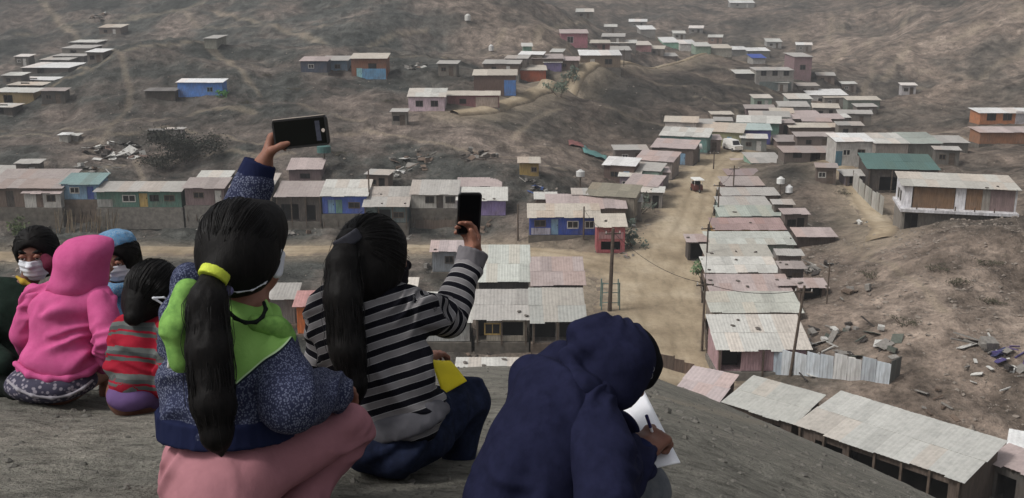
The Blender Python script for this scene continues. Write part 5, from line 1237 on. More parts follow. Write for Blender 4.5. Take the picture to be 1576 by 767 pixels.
# ================= girl with the lime yoke holding up a phone
def girl_lime():
    g = person(345, 800, 2.22, 'child in blue flecked jacket with lime yoke and pink trousers, raising a phone')
    hc = V3(P(370, 388, 2.27)); f = V3((.62, .75, .12)); S = Sdf(); head(S, hc, f, sc=.98)
    neck = P(378, 470, 2.27); chest = P(350, 560, 2.27); waist = P(345, 665, 2.25); pel = P(345, 745, 2.24)
    shR, elR, wrR = P(420, 548, 2.25), P(447, 622, 2.17), P(512, 592, 2.42)
    shL, elL, wrL = P(290, 528, 2.36), P(335, 420, 2.66), P(404, 258, 2.64)
    S.cap(hc-V3((0, 0, .05)), neck, .042, .043).cap(neck, chest, .05, .08).cap(chest, waist, .08, .075).cap(waist, pel, .075, .07)
    S.chain([shR, elR, wrR], [.042, .036, .024]).chain([shL, elL, wrL], [.042, .036, .022]).cap(shL, shR, .045)
    hipR, knR, anR = P(395, 745, 2.27), P(538, 655, 2.50), P(452, 800, 2.34); hipL, knL, anL = P(300, 750, 2.28), P(290, 705, 2.62), P(295, 780, 2.6)
    S.chain([hipR, knR, anR], [.05, .042, .033]).chain([hipL, knL, anL], [.05, .042, .033])
    # raised hand: palm faces right and away, fingers behind the phone, thumb along its front edge
    hand(S, wrL, P(418, 214, 2.66), (.9, .2, -.1), (.1, -1, .1), (.75, .8, .85, .9), (.25, .9), 1.0)
    hand(S, wrR, P(528, 600, 2.50), (0, .2, -1), (-.6, .4, .2), (.35, .35, .35, .4), (.2, .3), .95)
    sculpt('body', S, SKIN, g, .0045)
    # trousers
    T_ = Sdf().ell(P(348, 765, 2.22), (.118, .112, .10)).ell(P(350, 705, 2.25), (.138, .108, .06), None, .05).cap(P(395, 730, 2.22), P(537, 655, 2.43), .068, .055, .02).chain([P(297, 752, 2.26), knL, anL], [.076, .060, .050], .03)
    T_.cap(P(549, 664, 2.46), P(494, 728, 2.42), .049, .048, .005).cap(P(494, 728, 2.42), P(445, 805, 2.30), .050, .052, .005)
    pk = cloth('pink_trousers', (166, 116, 123), None, 800, .12, .93, .3)
    sculpt('trousers', T_, pk, g, .005, disp=wrinkle(.012, 3, (32, 50, -25), 4, 24))
    shoe(g, anR+Vector((0, 0, -.02)), anR+Vector((.05, .12, -.04)), .036); shoe(g, anL+Vector((0, 0, -.02)), anL+Vector((-.03, .13, -.05)), .036)
    # jacket
    J = Sdf().ell(P(352, 560, 2.27), (.138, .105, .15)).cap(P(347, 600, 2.25), P(349, 668, 2.25), .106, .108, .05, ((1, 0, 0), 1.42))
    J.cap(P(300, 512, 2.30), P(400, 512, 2.28), .062, .062, .04).cap(P(378, 490, 2.28), P(372, 510, 2.27), .058, .07, .03)
    J.chain([shR, elR, P(500, 603, 2.36)], [.068, .064, .052], .009).chain([shL, elL, P(391, 284, 2.645)], [.066, .060, .053], .03)
    J.ell(P(520, 603, 2.38), (.036, .045, .04), None, .03)
    J.half(P(348, 684, 2.13), (0, -.1, -1), .004)
    zt, zb = P(365, 583, 2.17), P(447, 512, 2.25); x0, z0 = zt.x, zt.z; sl = (zb.z-zt.z)/(zb.x-zt.x)
    def yoke(V): return np.where(V[:, 1] > 2.42, -1, (V[:, 2]-(z0+sl*np.abs(V[:, 0]-x0)))+.006*vnoise(V[:, 0]*30, V[:, 2]*30, seed=4))
    t, col, b = flecked('flecked_jacket', (46, 50, 72), (112, 116, 132), (92, 98, 122))
    yk = t.attr('yoke'); lime = t.mix(t.noise(t.coord(), 12, 3), rgb(122, 170, 82), rgb(158, 202, 114))
    col = t.mix(t.math('GREATER_THAN', yk, -.009), col, rgb(26, 34, 44)); col = t.mix(t.math('GREATER_THAN', yk, -.004), col, rgb(190, 214, 170)); col = t.mix(t.math('GREATER_THAN', yk, 0), col, lime)
    jm = t.fin(col, .92, b, .12)
    sculpt('jacket', J, jm, g, .005, disp=wrinkle(.015, 5, (20, -40, 60)), attrs={'yoke': yoke})
    W_ = Sdf().cap(P(348, 620, 2.247), P(350, 690, 2.247), .110, .109, .02, ((1, 0, 0), 1.42)).half(P(348, 660, 2.13), (0, 0, 1), .004).half(P(348, 699, 2.13), (0, -.1, -1), .004)
    sculpt('waistband', W_, NAVYRIB, g, .005, disp=folds(.002, (50, 50, 5), 7))
    C_ = Sdf().cyl(P(390, 280, 2.645), P(401, 250, 2.64), .049, .043, .012); sculpt('cuff', C_, NAVYRIB, g, .004, disp=folds(.0015, (60, 60, 20), 7))
    K = Sdf().chain([P(272, 545, 2.20), P(270, 485, 2.20), P(290, 430, 2.24), P(320, 432, 2.24)], [.018, .026, .027, .018], .03, ((0, 1, 0), 1.3))
    t2, c2, b2 = flecked('flecked_hood', (46, 50, 72), (112, 116, 132), (92, 98, 122)); hd = sculpt('hood', K, t2.fin(c2, .92, b2, .1), g, .005, disp=folds(.006, (20, 20, 14), 9, .6))
    K2 = Sdf().chain([P(278, 560, 2.125), P(274, 500, 2.115), P(290, 448, 2.13)], [.022, .034, .026], .02); K2.chain([P(395, 497, 2.20), P(425, 503, 2.22), P(446, 520, 2.24)], [.02, .02, .016], .02)
    sculpt('hood_lining', K2, cloth('lime_lining', (132, 176, 92), (98, 138, 72), 800, .2), hd, .005, disp=folds(.005, (24, 24, 18), 10, .6))
    K3 = Sdf().chain([P(260, 565, 2.12), P(263, 510, 2.10), P(274, 470, 2.10), P(284, 440, 2.12)], [.004]*4, .004); sculpt('piping', K3, cloth('white_piping', (206, 206, 200)), hd, .0025, 0, 0)
    # hair
    H = Sdf().ell(P(369, 377, 2.26), (.093, .106, .107)).ell(P(362, 402, 2.225), (.083, .082, .080), None, .03).ell(P(408, 350, 2.30), (.05, .07, .06), None, .03)
    H.ell(P(432, 452, 2.36), (.055, .06, .085), None, .02, 's'); H.cap(P(345, 415, 2.17), P(326, 428, 2.14), .035, .026, .03)
    tie = P(329, 425, 2.135); tp = [P(326, 430, 2.13), P(319, 465, 2.09), P(322, 540, 2.07), P(328, 620, 2.06), P(334, 670, 2.06), P(341, 700, 2.07)]; tr = [.025, .038, .044, .042, .030, .006]
    hh = sculpt('hair', H, HAIRM, g, .005, disp=folds(.002, (50, 50, 12), 3))
    PT = Sdf().chain(tp, tr, .02, ((1, 0, 0), 1.0)); pt = sculpt('ponytail', PT, HAIRM, g, .005, disp=folds(.0025, (50, 50, 4), 3, .6))
    strands('hair_strands', tail_paths(tp, np.array(tr)*1.08, 500, 1)+scalp_paths(P(369, 377, 2.26), (.093, .106, .107), tie, 650, 2, front=(.5, .8, -.2)), g)
    B_ = Sdf().cyl(P(326, 430, 2.118), P(333, 417, 2.128), .033, .033, .006); sculpt('hair_tie', B_, plain('lime_tie', (196, 208, 70), .7, .15, 60), g, .003)
    B2 = Sdf().cap(P(338, 441, 2.15), P(352, 448, 2.15), .012, .011); sculpt('hair_clip', B2, plain('clip', (104, 100, 140), .4, .3, 90), g, .003)
    # mask and its loop
    HE = [(P(369, 377, 2.26), (.093, .106, .107)), (P(362, 402, 2.225), (.083, .082, .080)), (P(372, 440, 2.25), (.075, .07, .06))]
    M = Sdf().chain([front(a, b, HE, .004) for a, b in ((346, 446), (366, 450), (388, 447), (408, 436), (422, 420), (430, 400), (433, 384))], [.002]*7, .004)
    sculpt('mask_strap', M, MASKW, g, .0025, 0, 0)
    M = Sdf().chain([P(427, 420, 2.30), P(430, 394, 2.31)], [.012, .013], .01, ((0, 1, 0), 2.2)); sculpt('face_mask', M, MASKW, g, .004)
    M = Sdf().chain([P(350, 478, 2.175), P(362, 490, 2.168), P(378, 497, 2.165), P(394, 496, 2.175), P(404, 488, 2.19), P(409, 476, 2.21), P(406, 466, 2.23)], [.0045]*7, .004); sculpt('cord', M, DARKC, g, .003, 0, 0)
    return g
girl_lime()
# phones
def phone(c, right, up, wd, ht, label, screen=(18, 18, 20), bezel=.006):
    c = V3(c); r = V3(right)/np.linalg.norm(V3(right)); u = V3(up); u = u-r*(u@r); u /= np.linalg.norm(u); n = np.cross(r, u)
    M = Matrix(((r[0], u[0], n[0], c[0]), (r[1], u[1], n[1], c[1]), (r[2], u[2], n[2], c[2]), (0, 0, 0, 1)))
    root = bpy.data.objects.new('phone', None); root.matrix_world = M; link(root); root.empty_display_size = .05; tag(root, label, 'phone')
    bm = bmesh.new(); bmesh.ops.create_cube(bm, size=1); bmesh.ops.scale(bm, vec=(wd, ht, .0095), verts=bm.verts)
    bmesh.ops.bevel(bm, geom=[e for e in bm.edges if abs(e.verts[0].co.z-e.verts[1].co.z) > .005], offset=.011, segments=5, affect='EDGES', profile=.5)
    bmesh.ops.bevel(bm, geom=list(bm.edges), offset=.0012, segments=2, affect='EDGES')
    me = bpy.data.meshes.new('case'); bm.to_mesh(me); bm.free(); me.materials.append(plain('phone_case', (30, 29, 30), .35, .1, 30, .02, .5)); link(bpy.data.objects.new('case', me), root)
    gl = NT('phone_screen'); co = gl.coord(); cl = gl.mix(gl.noise(co, 18, 3), rgb(9, 9, 10), rgb(*screen)); gm = gl.fin(cl, .3, None, .12)
    MB().box(-wd/2+bezel, wd/2-bezel, -ht/2+bezel, ht/2-bezel, .0049, .0054).build('screen', gm, root)
    return root
ph = phone(P(463, 204, 2.605), P(507, 200, 2.60)-P(420, 209, 2.64), P(461, 180, 2.60)-P(463, 228, 2.615), .156, .079, 'black phone with a dark screen held sideways by the raised hand above the lime yoke', (18, 20, 17))
MB().box(-.074, .074, .0385, .0405, -.003, .0052).build('metal_edge', plain('edge_metal', (190, 178, 168), .3, .1), ph)
MB().tube((.066, 0, .0050), (.066, 0, .0058), .005, .005, 12).build('home_button', plain('edge_metal', (190, 178, 168), .3, .1), ph)
MB().box(.045, .058, -.026, .026, .0054, .0057).build('camera_controls', plain('ui_grey', (60, 62, 74), .3, .2, 90), ph)
phone(P(722, 329, 3.10), (1, .18, -.03), (-.04, -.25, 1), .074, .142, 'black phone held upright by the striped sleeve above the grey cuff', (14, 15, 20))
# ================= girl in the striped jumper
def girl_stripes():
    g = person(605, 712, 2.84, 'child in black and grey striped jumper with long black ponytail, holding up a phone')
    hc = V3(P(578, 400, 2.86)); f = V3((.72, .68, .05)); S = Sdf(); head(S, hc, f, sc=1.02)
    neck = P(590, 458, 2.85); chest = P(575, 520, 2.83); waist = P(610, 630, 2.81); pel = P(612, 675, 2.82)
    shR, elR, wrR = P(640, 480, 2.82), P(688, 490, 3.0), P(728, 398, 3.12); shL, elL, wrL = P(502, 478, 2.86), P(500, 560, 2.92), P(600, 590, 3.1)
    S.cap(hc-V3((0, 0, .05)), neck, .042, .044).cap(neck, chest, .05, .09).cap(chest, waist, .09, .07).cap(waist, pel, .07, .06)
    S.chain([shR, elR, wrR], [.04, .034, .023]).chain([shL, elL, wrL], [.04, .034, .024]).cap(shL, shR, .045)
    hipR, knR, anR = P(650, 672, 2.86), P(718, 612, 3.10), P(703, 728, 3.10); hipL, knL, anL = P(585, 675, 2.9), P(600, 610, 3.25), P(600, 700, 3.25)
    S.chain([hipR, knR, anR], [.055, .045, .034]).chain([hipL, knL, anL], [.055, .045, .034])
    hand(S, wrR, P(727, 366, 3.13), (-.75, -.65, .1), (.75, -.65, 0), (.45, .5, .55, .6), (.45, .5), 1.0)
    hand(S, P(650, 560, 3.05), P(668, 545, 3.08), (0, -.2, -1), (-.3, 1, 0), (.5, .5, .5, .5), (.2, .3), .9)
    S.cap(elL, P(650, 560, 3.05), .034, .022)
    sculpt('body', S, SKIN, g, .0045)
    J = Sdf().ell(P(572, 520, 2.83), (.158, .105, .155)).ell(P(598, 600, 2.81), (.138, .108, .15), None, .05).ell(P(618, 640, 2.81), (.128, .108, .07), None, .05)
    J.cap(P(520, 462, 2.85), P(625, 468, 2.83), .058, .058, .04).cap(neck, P(588, 470, 2.84), .05, .06, .03)
    J.chain([shR, elR, P(722, 408, 3.11)], [.062, .056, .046], .010).chain([shL, elL, P(590, 590, 3.06)], [.060, .055, .045], .03)
    st = stripes('striped_knit', [(0, (24, 24, 30)), (.44, (176, 174, 174)), (.48, (126, 123, 124)), (.92, (176, 174, 174)), (.96, (24, 24, 30))], .0375)
    sp = [(0, 1.5, [P(540, 425, 2.84), P(585, 560, 2.82), P(625, 700, 2.81)]), (.01, .50, [P(632, 474, 2.82), elR, wrR]), (.0, .55, [shL, elL, wrL])]
    sculpt('jumper', J, st, g, .005, disp=wrinkle(.015, 15, (15, -30, 50)), attrs={'run': limb_s(sp)})
    C_ = Sdf().cyl(P(720, 414, 3.11), P(729, 386, 3.12), .046, .049, .012); sculpt('cuff', C_, cloth('grey_rib', (112, 109, 112)), g, .004, disp=folds(.003, (50, 50, 20), 7))
    W_ = Sdf().ell(P(622, 648, 2.81), (.137, .123, .097), None, .02); W_.half(P(615, 640, 2.7), (-.25, 0, 1), .004).half(P(622, 676, 2.7), (.28, 0, -1), .004)
    sculpt('hem', W_, cloth('grey_hem', (98, 97, 102)), g, .005, disp=folds(.004, (26, 26, 10), 8))
    den = cloth('dark_denim', (32, 37, 54), (42, 49, 72), 600, .2, .9, .4)
    T_ = Sdf().ell(P(605, 678, 2.83), (.135, .14, .085)).chain([P(640, 672, 2.84), P(716, 614, 3.08), P(703, 728, 3.08)], [.085, .064, .048], .02).chain([P(580, 680, 2.86), knL, anL], [.085, .062, .05], .03)
    sculpt('jeans', T_, den, g, .005, disp=wrinkle(.014, 23, (40, -30, 70)))
    shoe(g, anR+Vector((0, -.02, -.03)), anR+Vector((.03, .12, -.06)), .036); shoe(g, anL+Vector((0, 0, -.03)), anL+Vector((0, .12, -.06)), .036)
    H = Sdf().ell(P(573, 395, 2.84), (.108, .116, .122)).ell(P(560, 425, 2.80), (.085, .09, .085), None, .03)
    H.ell(P(634, 412, 2.90), (.06, .09, .10), None, .012, 's').cap(P(548, 385, 2.75), P(534, 372, 2.735), .04, .03, .03)
    tp = [P(538, 368, 2.74), P(527, 405, 2.70), P(527, 460, 2.67), P(535, 540, 2.655), P(545, 595, 2.655), P(550, 622, 2.66)]; tr = [.030, .040, .047, .045, .032, .007]
    sculpt('hair', H, HAIRM, g, .005, disp=folds(.002, (50, 50, 12), 4))
    sculpt('ponytail', Sdf().chain(tp, tr, .02), HAIRM, g, .005, disp=folds(.0025, (50, 50, 4), 6, .6))
    strands('hair_strands', tail_paths(tp, np.array(tr)*1.08, 500, 5)+scalp_paths(P(573, 395, 2.84), (.108, .116, .122), P(538, 370, 2.74), 650, 6, front=(.6, .7, -.1)), g)
    sculpt('hair_tie', Sdf().cyl(P(530, 362, 2.73), P(540, 378, 2.735), .040, .040, .012), plain('grey_tie', (52, 52, 60), .7), g, .005)
    r, fx, u = basis(f); o = hc
    M = Sdf(); head(M, hc, f, sc=1.05); M.half(o-u*.028, u); M.half(o+fx*.02, -fx); M.p = [q for q in M.p]
    sculpt('face_mask', M, cloth('black_mask', (34, 32, 36)), g, .004, disp=lambda V: np.full(len(V), .003))
    return g
girl_stripes()
def sheet_thing(name, corners, mat, label, cat, thick=.0012, bend=.01, n=8):
    a, b, c, d = [np.array(V3(q)) for q in corners]; cen = (a+b+c+d)/4; v = []; f = []
    nr = np.cross(b-a, d-a); nr /= np.linalg.norm(nr)
    for i in range(n+1):
        for j in range(n+1):
            s, t = i/n, j/n; p = (a*(1-s)+b*s)*(1-t)+(d*(1-s)+c*s)*t; p = p+nr*bend*(math.sin(s*3.1)*.8+math.cos(t*4+s*2)*.4); v.append(p-cen)
    for i in range(n):
        for j in range(n): f.append((i*(n+1)+j, (i+1)*(n+1)+j, (i+1)*(n+1)+j+1, i*(n+1)+j+1))
    o = mesh_obj(name, v, f, mat, None, True); o.location = cen; m = o.modifiers.new('t', 'SOLIDIFY'); m.thickness = thick; m.offset = 0; tag(o, label, cat); return o
yel = plain('yellow_paper', (236, 214, 40), .7, .12, 12, .05)
sheet_thing('folder', [P(664, 553, 2.99), P(693, 556, 3.05), P(719, 586, 2.98), P(681, 608, 2.93)], yel, 'bright yellow folder lying on the dark denim knee', 'folder', .003, .004)
# ================= boy in the navy hoodie
def boy():
    g = person(800, 800, 2.3, 'child hunched in a navy hooded sweatshirt and dark cap, writing on white paper')
    hc = V3(P(954, 556, 2.45)); f = V3((.72, .38, -.58)); S = Sdf(); head(S, hc, f, sc=1.02)
    neck = P(900, 590, 2.40); chest = P(850, 660, 2.36); pel = P(805, 790, 2.30)
    shR, elR, wrR = P(918, 655, 2.25), P(932, 768, 2.17), P(992, 690, 2.43); shL, elL, wrL = P(850, 600, 2.5), P(900, 680, 2.62), P(960, 660, 2.6)
    S.cap(hc, neck, .05, .045).cap(neck, chest, .05, .08).cap(chest, pel, .09, .09).chain([P(905, 640, 2.33), P(928, 710, 2.24), elR, wrR], [.035, .036, .036, .024]).chain([shL, elL, wrL], [.04, .036, .024])
    hipR, knR, anR = P(860, 800, 2.35), P(985, 755, 2.58), P(960, 860, 2.5); hipL, knL, anL = P(780, 800, 2.45), P(900, 740, 2.75), P(900, 840, 2.7)
    S.chain([hipR, knR, anR], [.075, .055, .036]).chain([hipL, knL, anL], [.075, .055, .036])
    hand(S, wrR, P(1013, 668, 2.47), (.25, .5, -.55), (-.35, .7, .75), (.55, .75, .95, 1.1), (.6, .7), 1.08)
    sculpt('body', S, SKIN2, g, .0045)
    nv = cloth('navy_fleece', (33, 35, 57), (27, 29, 48), 700, .12, .95, .3)
    r, fx, u = basis(f)
    J = Sdf().ell(P(858, 640, 2.36), (.120, .13, .125)).ell(P(827, 715, 2.33), (.140, .14, .14), None, .06).ell(P(810, 790, 2.30), (.146, .145, .12), None, .06).ell(P(845, 578, 2.42), (.072, .09, .052), None, .06)
    J.cap(P(850, 600, 2.45), P(898, 632, 2.34), .078, .072, .05).chain([shL, elL, wrL], [.07, .06, .048], .03)
    sculpt('hoodie', J, nv, g, .005, disp=wrinkle(.020, 35, (60, -45, 15), 3.5, 18))
    A_ = Sdf().cap(P(902, 636, 2.31), P(928, 710, 2.225), .074, .071, .03).cap(P(928, 710, 2.225), elR, .071, .066, .02).cap(elR, P(975, 708, 2.385), .064, .049, .008)
    sculpt('sleeve', A_, nv, g, .005, disp=wrinkle(.014, 45, (10, -20, 35), 4, 26))
    K = Sdf().ell(P(947, 550, 2.44), (.097, .118, .096), None, .02).ell(P(908, 522, 2.42), (.055, .085, .048), None, .04).ell(P(908, 590, 2.40), (.066, .10, .052), None, .03).ell(P(952, 592, 2.43), (.05, .09, .048), None, .04)
    K.cap(P(886, 504, 2.40), P(925, 514, 2.42), .016, .040, .04).chain([P(872, 548, 2.37), P(892, 590, 2.30), P(928, 618, 2.31)], [.022, .028, .022], .02)
    K.ell(hc+fx*.152, (.10, .095, .115), [r, fx, u], .012, 's')
    sculpt('hood', K, nv, g, .005, disp=wrinkle(.007, 47, (65, 40), 4, 16))
    C_ = Sdf().cyl(P(972, 712, 2.385), P(990, 692, 2.42), .045, .040, .012); sculpt('cuff', C_, NAVYRIB, g, .004, disp=folds(.002, (50, 50, 50), 7))
    cp = Sdf().ell(hc+u*.012+fx*.006, (.080, .100, .088), [r, fx, u], .01).cap(hc+fx*.085+u*.035, hc+fx*.092-u*.005, .022, .02, .03, (r, 1.5))
    cm = cloth('black_cap', (20, 20, 24)); cap_o = sculpt('cap', cp, cm, g, .005)
    # small round emblem on the cap side: a pale ring with a bar
    ce = [(hc+u*.012+fx*.006, (.084, .094, .09))]; ring = Sdf()
    pts = [front(1004+3*math.cos(t), 568+4*math.sin(t), ce, .005) for t in np.linspace(0, 6.283, 15)]; pt2 = [front(1001+3.5*math.cos(t), 578+5*math.sin(t), ce, .005) for t in np.linspace(0, 6.283, 15)]
    ring.chain(pts, [.0011]*15, .001); ring.chain(pt2, [.0011]*15, .001); sculpt('cap_emblem', ring, plain('emblem_white', (126, 126, 132), .6, .1), g, .0012, 0, 0)
    T_ = Sdf().chain([hipR, knR, anR], [.095, .072, .06], .03).chain([hipL, knL, anL], [.095, .07, .06], .03).ell(P(800, 830, 2.3), (.16, .14, .09), None, .04)
    sculpt('jeans', T_, cloth('grey_denim', (104, 106, 110), (86, 90, 96), 600, .2, .9, .4), g, .006, disp=wrinkle(.008, 33, (40, -30, 70)))
    shoe(g, anR+Vector((0, 0, -.04)), anR+Vector((.05, .13, -.07)), .04); shoe(g, anL+Vector((0, 0, -.04)), anL+Vector((.03, .13, -.07)), .04)
boy()
pap = plain('white_paper', (240, 240, 246), .8, .04, 20, .05)
sheet_thing('notebook', [P(930, 742, 2.44), P(1047, 712, 2.45), P(992, 604, 2.72), P(952, 610, 2.70)], pap, 'open white notebook resting on the grey denim knee', 'notebook', .004, .004)
# pen in the writing hand
pn = empty('pen', P(1003, 662, 2.45)); tag(pn, 'short dark pen with a white cap gripped over the notebook', 'pen'); o = V3(pn.location)
a, b = V3(P(995, 640, 2.43)), V3(P(1012, 690, 2.49)); m1 = a+(b-a)*.35
MB().tube(a-o, m1-o, .0042, .0042, 10).build('cap', plain('pen_blue', (40, 38, 90), .4, .05), pn); MB().tube(m1-o, b-o, .004, .0035, 10).build('barrel', plain('pen_white', (220, 220, 222), .4, .05), pn)
# ================= group on the left
def child_pink():
    g = person(80, 612, 4.15, 'child in a bright pink hooded sweatshirt seen from behind, sitting over a leopard print hem')
    hc = V3(P(132, 408, 4.2)); f = V3((.75, .6, .05)); S = Sdf(); head(S, hc, f, sc=.98); chest = P(100, 500, 4.18); pel = P(78, 585, 4.15)
    shR, elR, wrR = P(158, 470, 4.15), P(168, 530, 4.1), P(158, 560, 4.3); shL, elL, wrL = P(58, 462, 4.25), P(38, 520, 4.3), P(60, 560, 4.45)
    S.cap(hc, chest, .05, .09).cap(chest, pel, .1, .12).chain([shR, elR, wrR], [.045, .04, .025]).chain([shL, elL, wrL], [.045, .04, .025]).chain([P(110, 590, 4.2), P(170, 560, 4.5), P(165, 605, 4.45)], [.07, .05, .035])
    sculpt('body', S, SKIN, g, .009)
    pk = cloth('pink_fleece', (196, 92, 140), (190, 84, 134), 500, .08, .95, .3)
    J = Sdf().ell(P(103, 500, 4.18), (.150, .12, .155)).ell(P(92, 555, 4.15), (.160, .135, .105), None, .06).cap(P(60, 462, 4.22), P(155, 464, 4.17), .07, .065, .05)
    sculpt('sleeve', Sdf().chain([P(156, 468, 4.15), P(170, 525, 4.08), P(160, 560, 4.22)], [.062, .062, .046], .015), pk, g, .007, disp=wrinkle(.012, 55, (10, -25), 5, 24))
    sculpt('sleeve', Sdf().chain([P(56, 466, 4.2), P(38, 515, 4.24), P(50, 548, 4.4)], [.062, .056, .046], .015), pk, g, .007, disp=wrinkle(.012, 56, (10, -25), 5, 24))
    ho = sculpt('hoodie', J, pk, g, .008, disp=wrinkle(.020, 51, (15, -30, 60), 4, 16))
    K = Sdf().ell(P(126, 404, 4.2), (.112, .125, .112)).ell(P(152, 382, 4.2), (.062, .10, .05), None, .05).ell(P(118, 440, 4.2), (.12, .11, .06), None, .06); K.ell(hc+f*.16+V3((.03, .02, .0)), (.07, .10, .10), basis(f), .02, 's')
    sculpt('hood', K, pk, g, .007, disp=wrinkle(.010, 52, (70, 20), 5, 16))
    me = Sdf().ell(P(78, 588, 4.13), (.185, .14, .075)); t = NT('leopard'); co = t.coord(); v = t.n('ShaderNodeTexVoronoi'); v.inputs['Scale'].default_value = 55; t.l(co, v.inputs['Vector'])
    lm = t.fin(t.mix(t.ramp(v.outputs['Distance'], [(.3, gray(1)), (.45, gray(0))]), rgb(64, 62, 78), rgb(142, 136, 146)), .9)
    sculpt('skirt', me, lm, g, .007, disp=folds(.006, (12, 12, 6), 53, .5))
    SE = [(P(78, 588, 4.13), (.185, .14, .075))]; W_ = Sdf().chain([front(a, b, SE, .004) for a, b in ((12, 586), (28, 600), (50, 609), (80, 613), (108, 608), (128, 598), (142, 586))], [.007]*7, .01); sculpt('skirt_trim', W_, cloth('grey_trim', (150, 146, 152)), g, .005)
    HE = [(P(92, 555, 4.15), (.175, .14, .11)), (P(78, 588, 4.13), (.185, .14, .075))]; W_ = Sdf().chain([front(a, b, HE, .0) for a, b in ((24, 560), (45, 577), (75, 584), (105, 583), (135, 574), (152, 560))], [.013]*6, .02); sculpt('hoodie_hem', W_, pk, g, .005)
child_pink()
def mask_shell(hc, f, u, sc, root, mat, lift=.004):
    r, fx, uu = basis(f, u); hc = V3(hc); M = Sdf(); head(M, hc, f, u, sc); M.half(hc-uu*.022*sc, uu); M.half(hc+fx*.020*sc, -fx); M.half(hc-uu*.115*sc, -uu)
    o = sculpt('face_mask', M, mat, root, .006, lift, 2, disp=lambda V: .0025*np.sin((V[:, 2]-hc[2])*260))
    for s_ in (-1, 1):
        for z_, z2 in ((-.03, -.01), (-.09, -.04)):
            sculpt('ear_loop', Sdf().cap(hc+fx*.03*sc+r*s_*.068*sc+uu*z_*sc, hc-fx*.012*sc+r*s_*.082*sc+uu*z2*sc, .0025, .0025), mat, root, .003, 0, 0)
def hairdo(hc, f, u, sc, root, cut=.06, low=.0, h=.007, seed=1):
    r, fx, uu = basis(f, u); hc = V3(hc); R = [r, fx, uu]; H = Sdf().ell(hc-fx*.008*sc+uu*.014*sc, (.092*sc, .106*sc, .102*sc), R, .02).ell(hc-fx*.04*sc-uu*.05*sc, (.085*sc, .07*sc, .08*sc), R, .03)
    H.ell(hc+fx*.115*sc-uu*.052*sc, (.078*sc, .08*sc, .105*sc), R, .012, 's'); o = sculpt('hair', H, HAIRM, root, h, disp=folds(.003, (40, 40, 12), seed))
    strands('hair_strands', scalp_paths(hc-fx*.008*sc+uu*.014*sc, (.092*sc, .104*sc, .102*sc), hc-fx*.1*sc-uu*.05*sc, 220, seed, front=fx-uu*.8), root, .0014); return o
def child_green():
    g = person(5, 590, 4.55, 'masked child in dark green clothes with a yellow collar, facing back past the pink hood')
    hc = P(56, 388, 4.5); f = V3((-.10, -1, -.02)); f = V3((.12, -1, -.02)); S = Sdf(); head(S, hc, f, sc=1.0); chest = P(22, 490, 4.55); pel = P(5, 590, 4.55)
    S.cap(V3(hc)-V3((0, 0, .06)), P(34, 450, 4.55), .042, .042).cap(P(34, 450, 4.55), chest, .05, .09).cap(chest, pel, .1, .12); sculpt('body', S, SKIN2, g, .006)
    eyes(g, hc, f, sc=1.0); mask_shell(hc, f, (0, 0, 1), 1.0, g, MASKW); hairdo(hc, f, (0, 0, 1), 1.02, g, seed=61)
    J = Sdf().ell(P(15, 490, 4.55), (.17, .13, .16)).ell(P(0, 565, 4.52), (.19, .15, .12), None, .06).cap(P(-20, 450, 4.55), P(40, 452, 4.55), .07, .065, .04).chain([P(-30, 455, 4.5), P(-40, 530, 4.35), P(10, 560, 4.25)], [.065, .06, .05], .03)
    sculpt('jacket', J, cloth('dark_green_fleece', (34, 46, 40), (26, 34, 30), 500, .2), g, .008, disp=folds(.008, (9, 9, 12), 62, .6))
    C_ = Sdf().chain([P(26, 426, 4.44), P(36, 434, 4.42), P(48, 439, 4.42)], [.007, .010, .008], .02); sculpt('collar', C_, cloth('yellow_collar', (170, 142, 60)), g, .005)
    C_ = Sdf().chain([P(70, 398, 4.42), P(78, 408, 4.40), P(84, 418, 4.42)], [.020, .026, .022], .02); sculpt('scarf', C_, cloth('maroon_scarf', (84, 34, 50)), g, .005, disp=folds(.004, (20, 20, 20), 63))
    T_ = Sdf().ell(P(0, 595, 4.5), (.2, .16, .08)).cap(P(20, 590, 4.4), P(30, 600, 4.2), .07, .05); sculpt('trousers', T_, DARKC, g, .008, disp=folds(.006, (12, 12, 9), 64))
child_green()
def child_blue():
    g = person(185, 560, 4.75, 'masked child wearing a blue and white patterned knit hat behind the pink hood')
    hc = P(184, 397, 4.6); f = V3((-.06, -1, -.05)); S = Sdf(); head(S, hc, f, sc=.9); chest = P(178, 490, 4.65)
    S.cap(V3(hc)-V3((0, 0, .06)), P(180, 450, 4.65), .045, .05).cap(P(180, 450, 4.65), chest, .06, .1).cap(chest, P(185, 560, 4.7), .1, .12); sculpt('body', S, SKIN2, g, .006)
    eyes(g, hc, f, sc=.9); mask_shell(hc, f, (0, 0, 1), .9, g, MASKW); hairdo(hc, f, (0, 0, 1), .97, g, seed=71)
    t, col, b = flecked('blue_pattern', (84, 128, 164), (190, 206, 216), (44, 64, 96)); bm_ = t.fin(col, .92, b, .1)
    H = Sdf().ell(P(178, 372, 4.6), (.088, .10, .055), None, .02); H.half(P(182, 382, 4.6), (.1, 0, -1)); sculpt('hat', H, bm_, g, .005, disp=folds(.004, (24, 24, 24), 72))
    J = Sdf().ell(P(178, 490, 4.66), (.14, .12, .16)).cap(P(150, 455, 4.66), P(206, 456, 4.66), .055, .055, .04).ell(P(184, 550, 4.68), (.15, .13, .12), None, .05)
    sculpt('jacket', J, bm_, g, .008, disp=folds(.008, (9, 9, 12), 73, .6)); sculpt('collar', Sdf().chain([P(156, 440, 4.57), P(178, 448, 4.53), P(200, 440, 4.57)], [.024, .028, .024], .02), bm_, g, .006, disp=folds(.005, (20, 20, 20), 74))
child_blue()
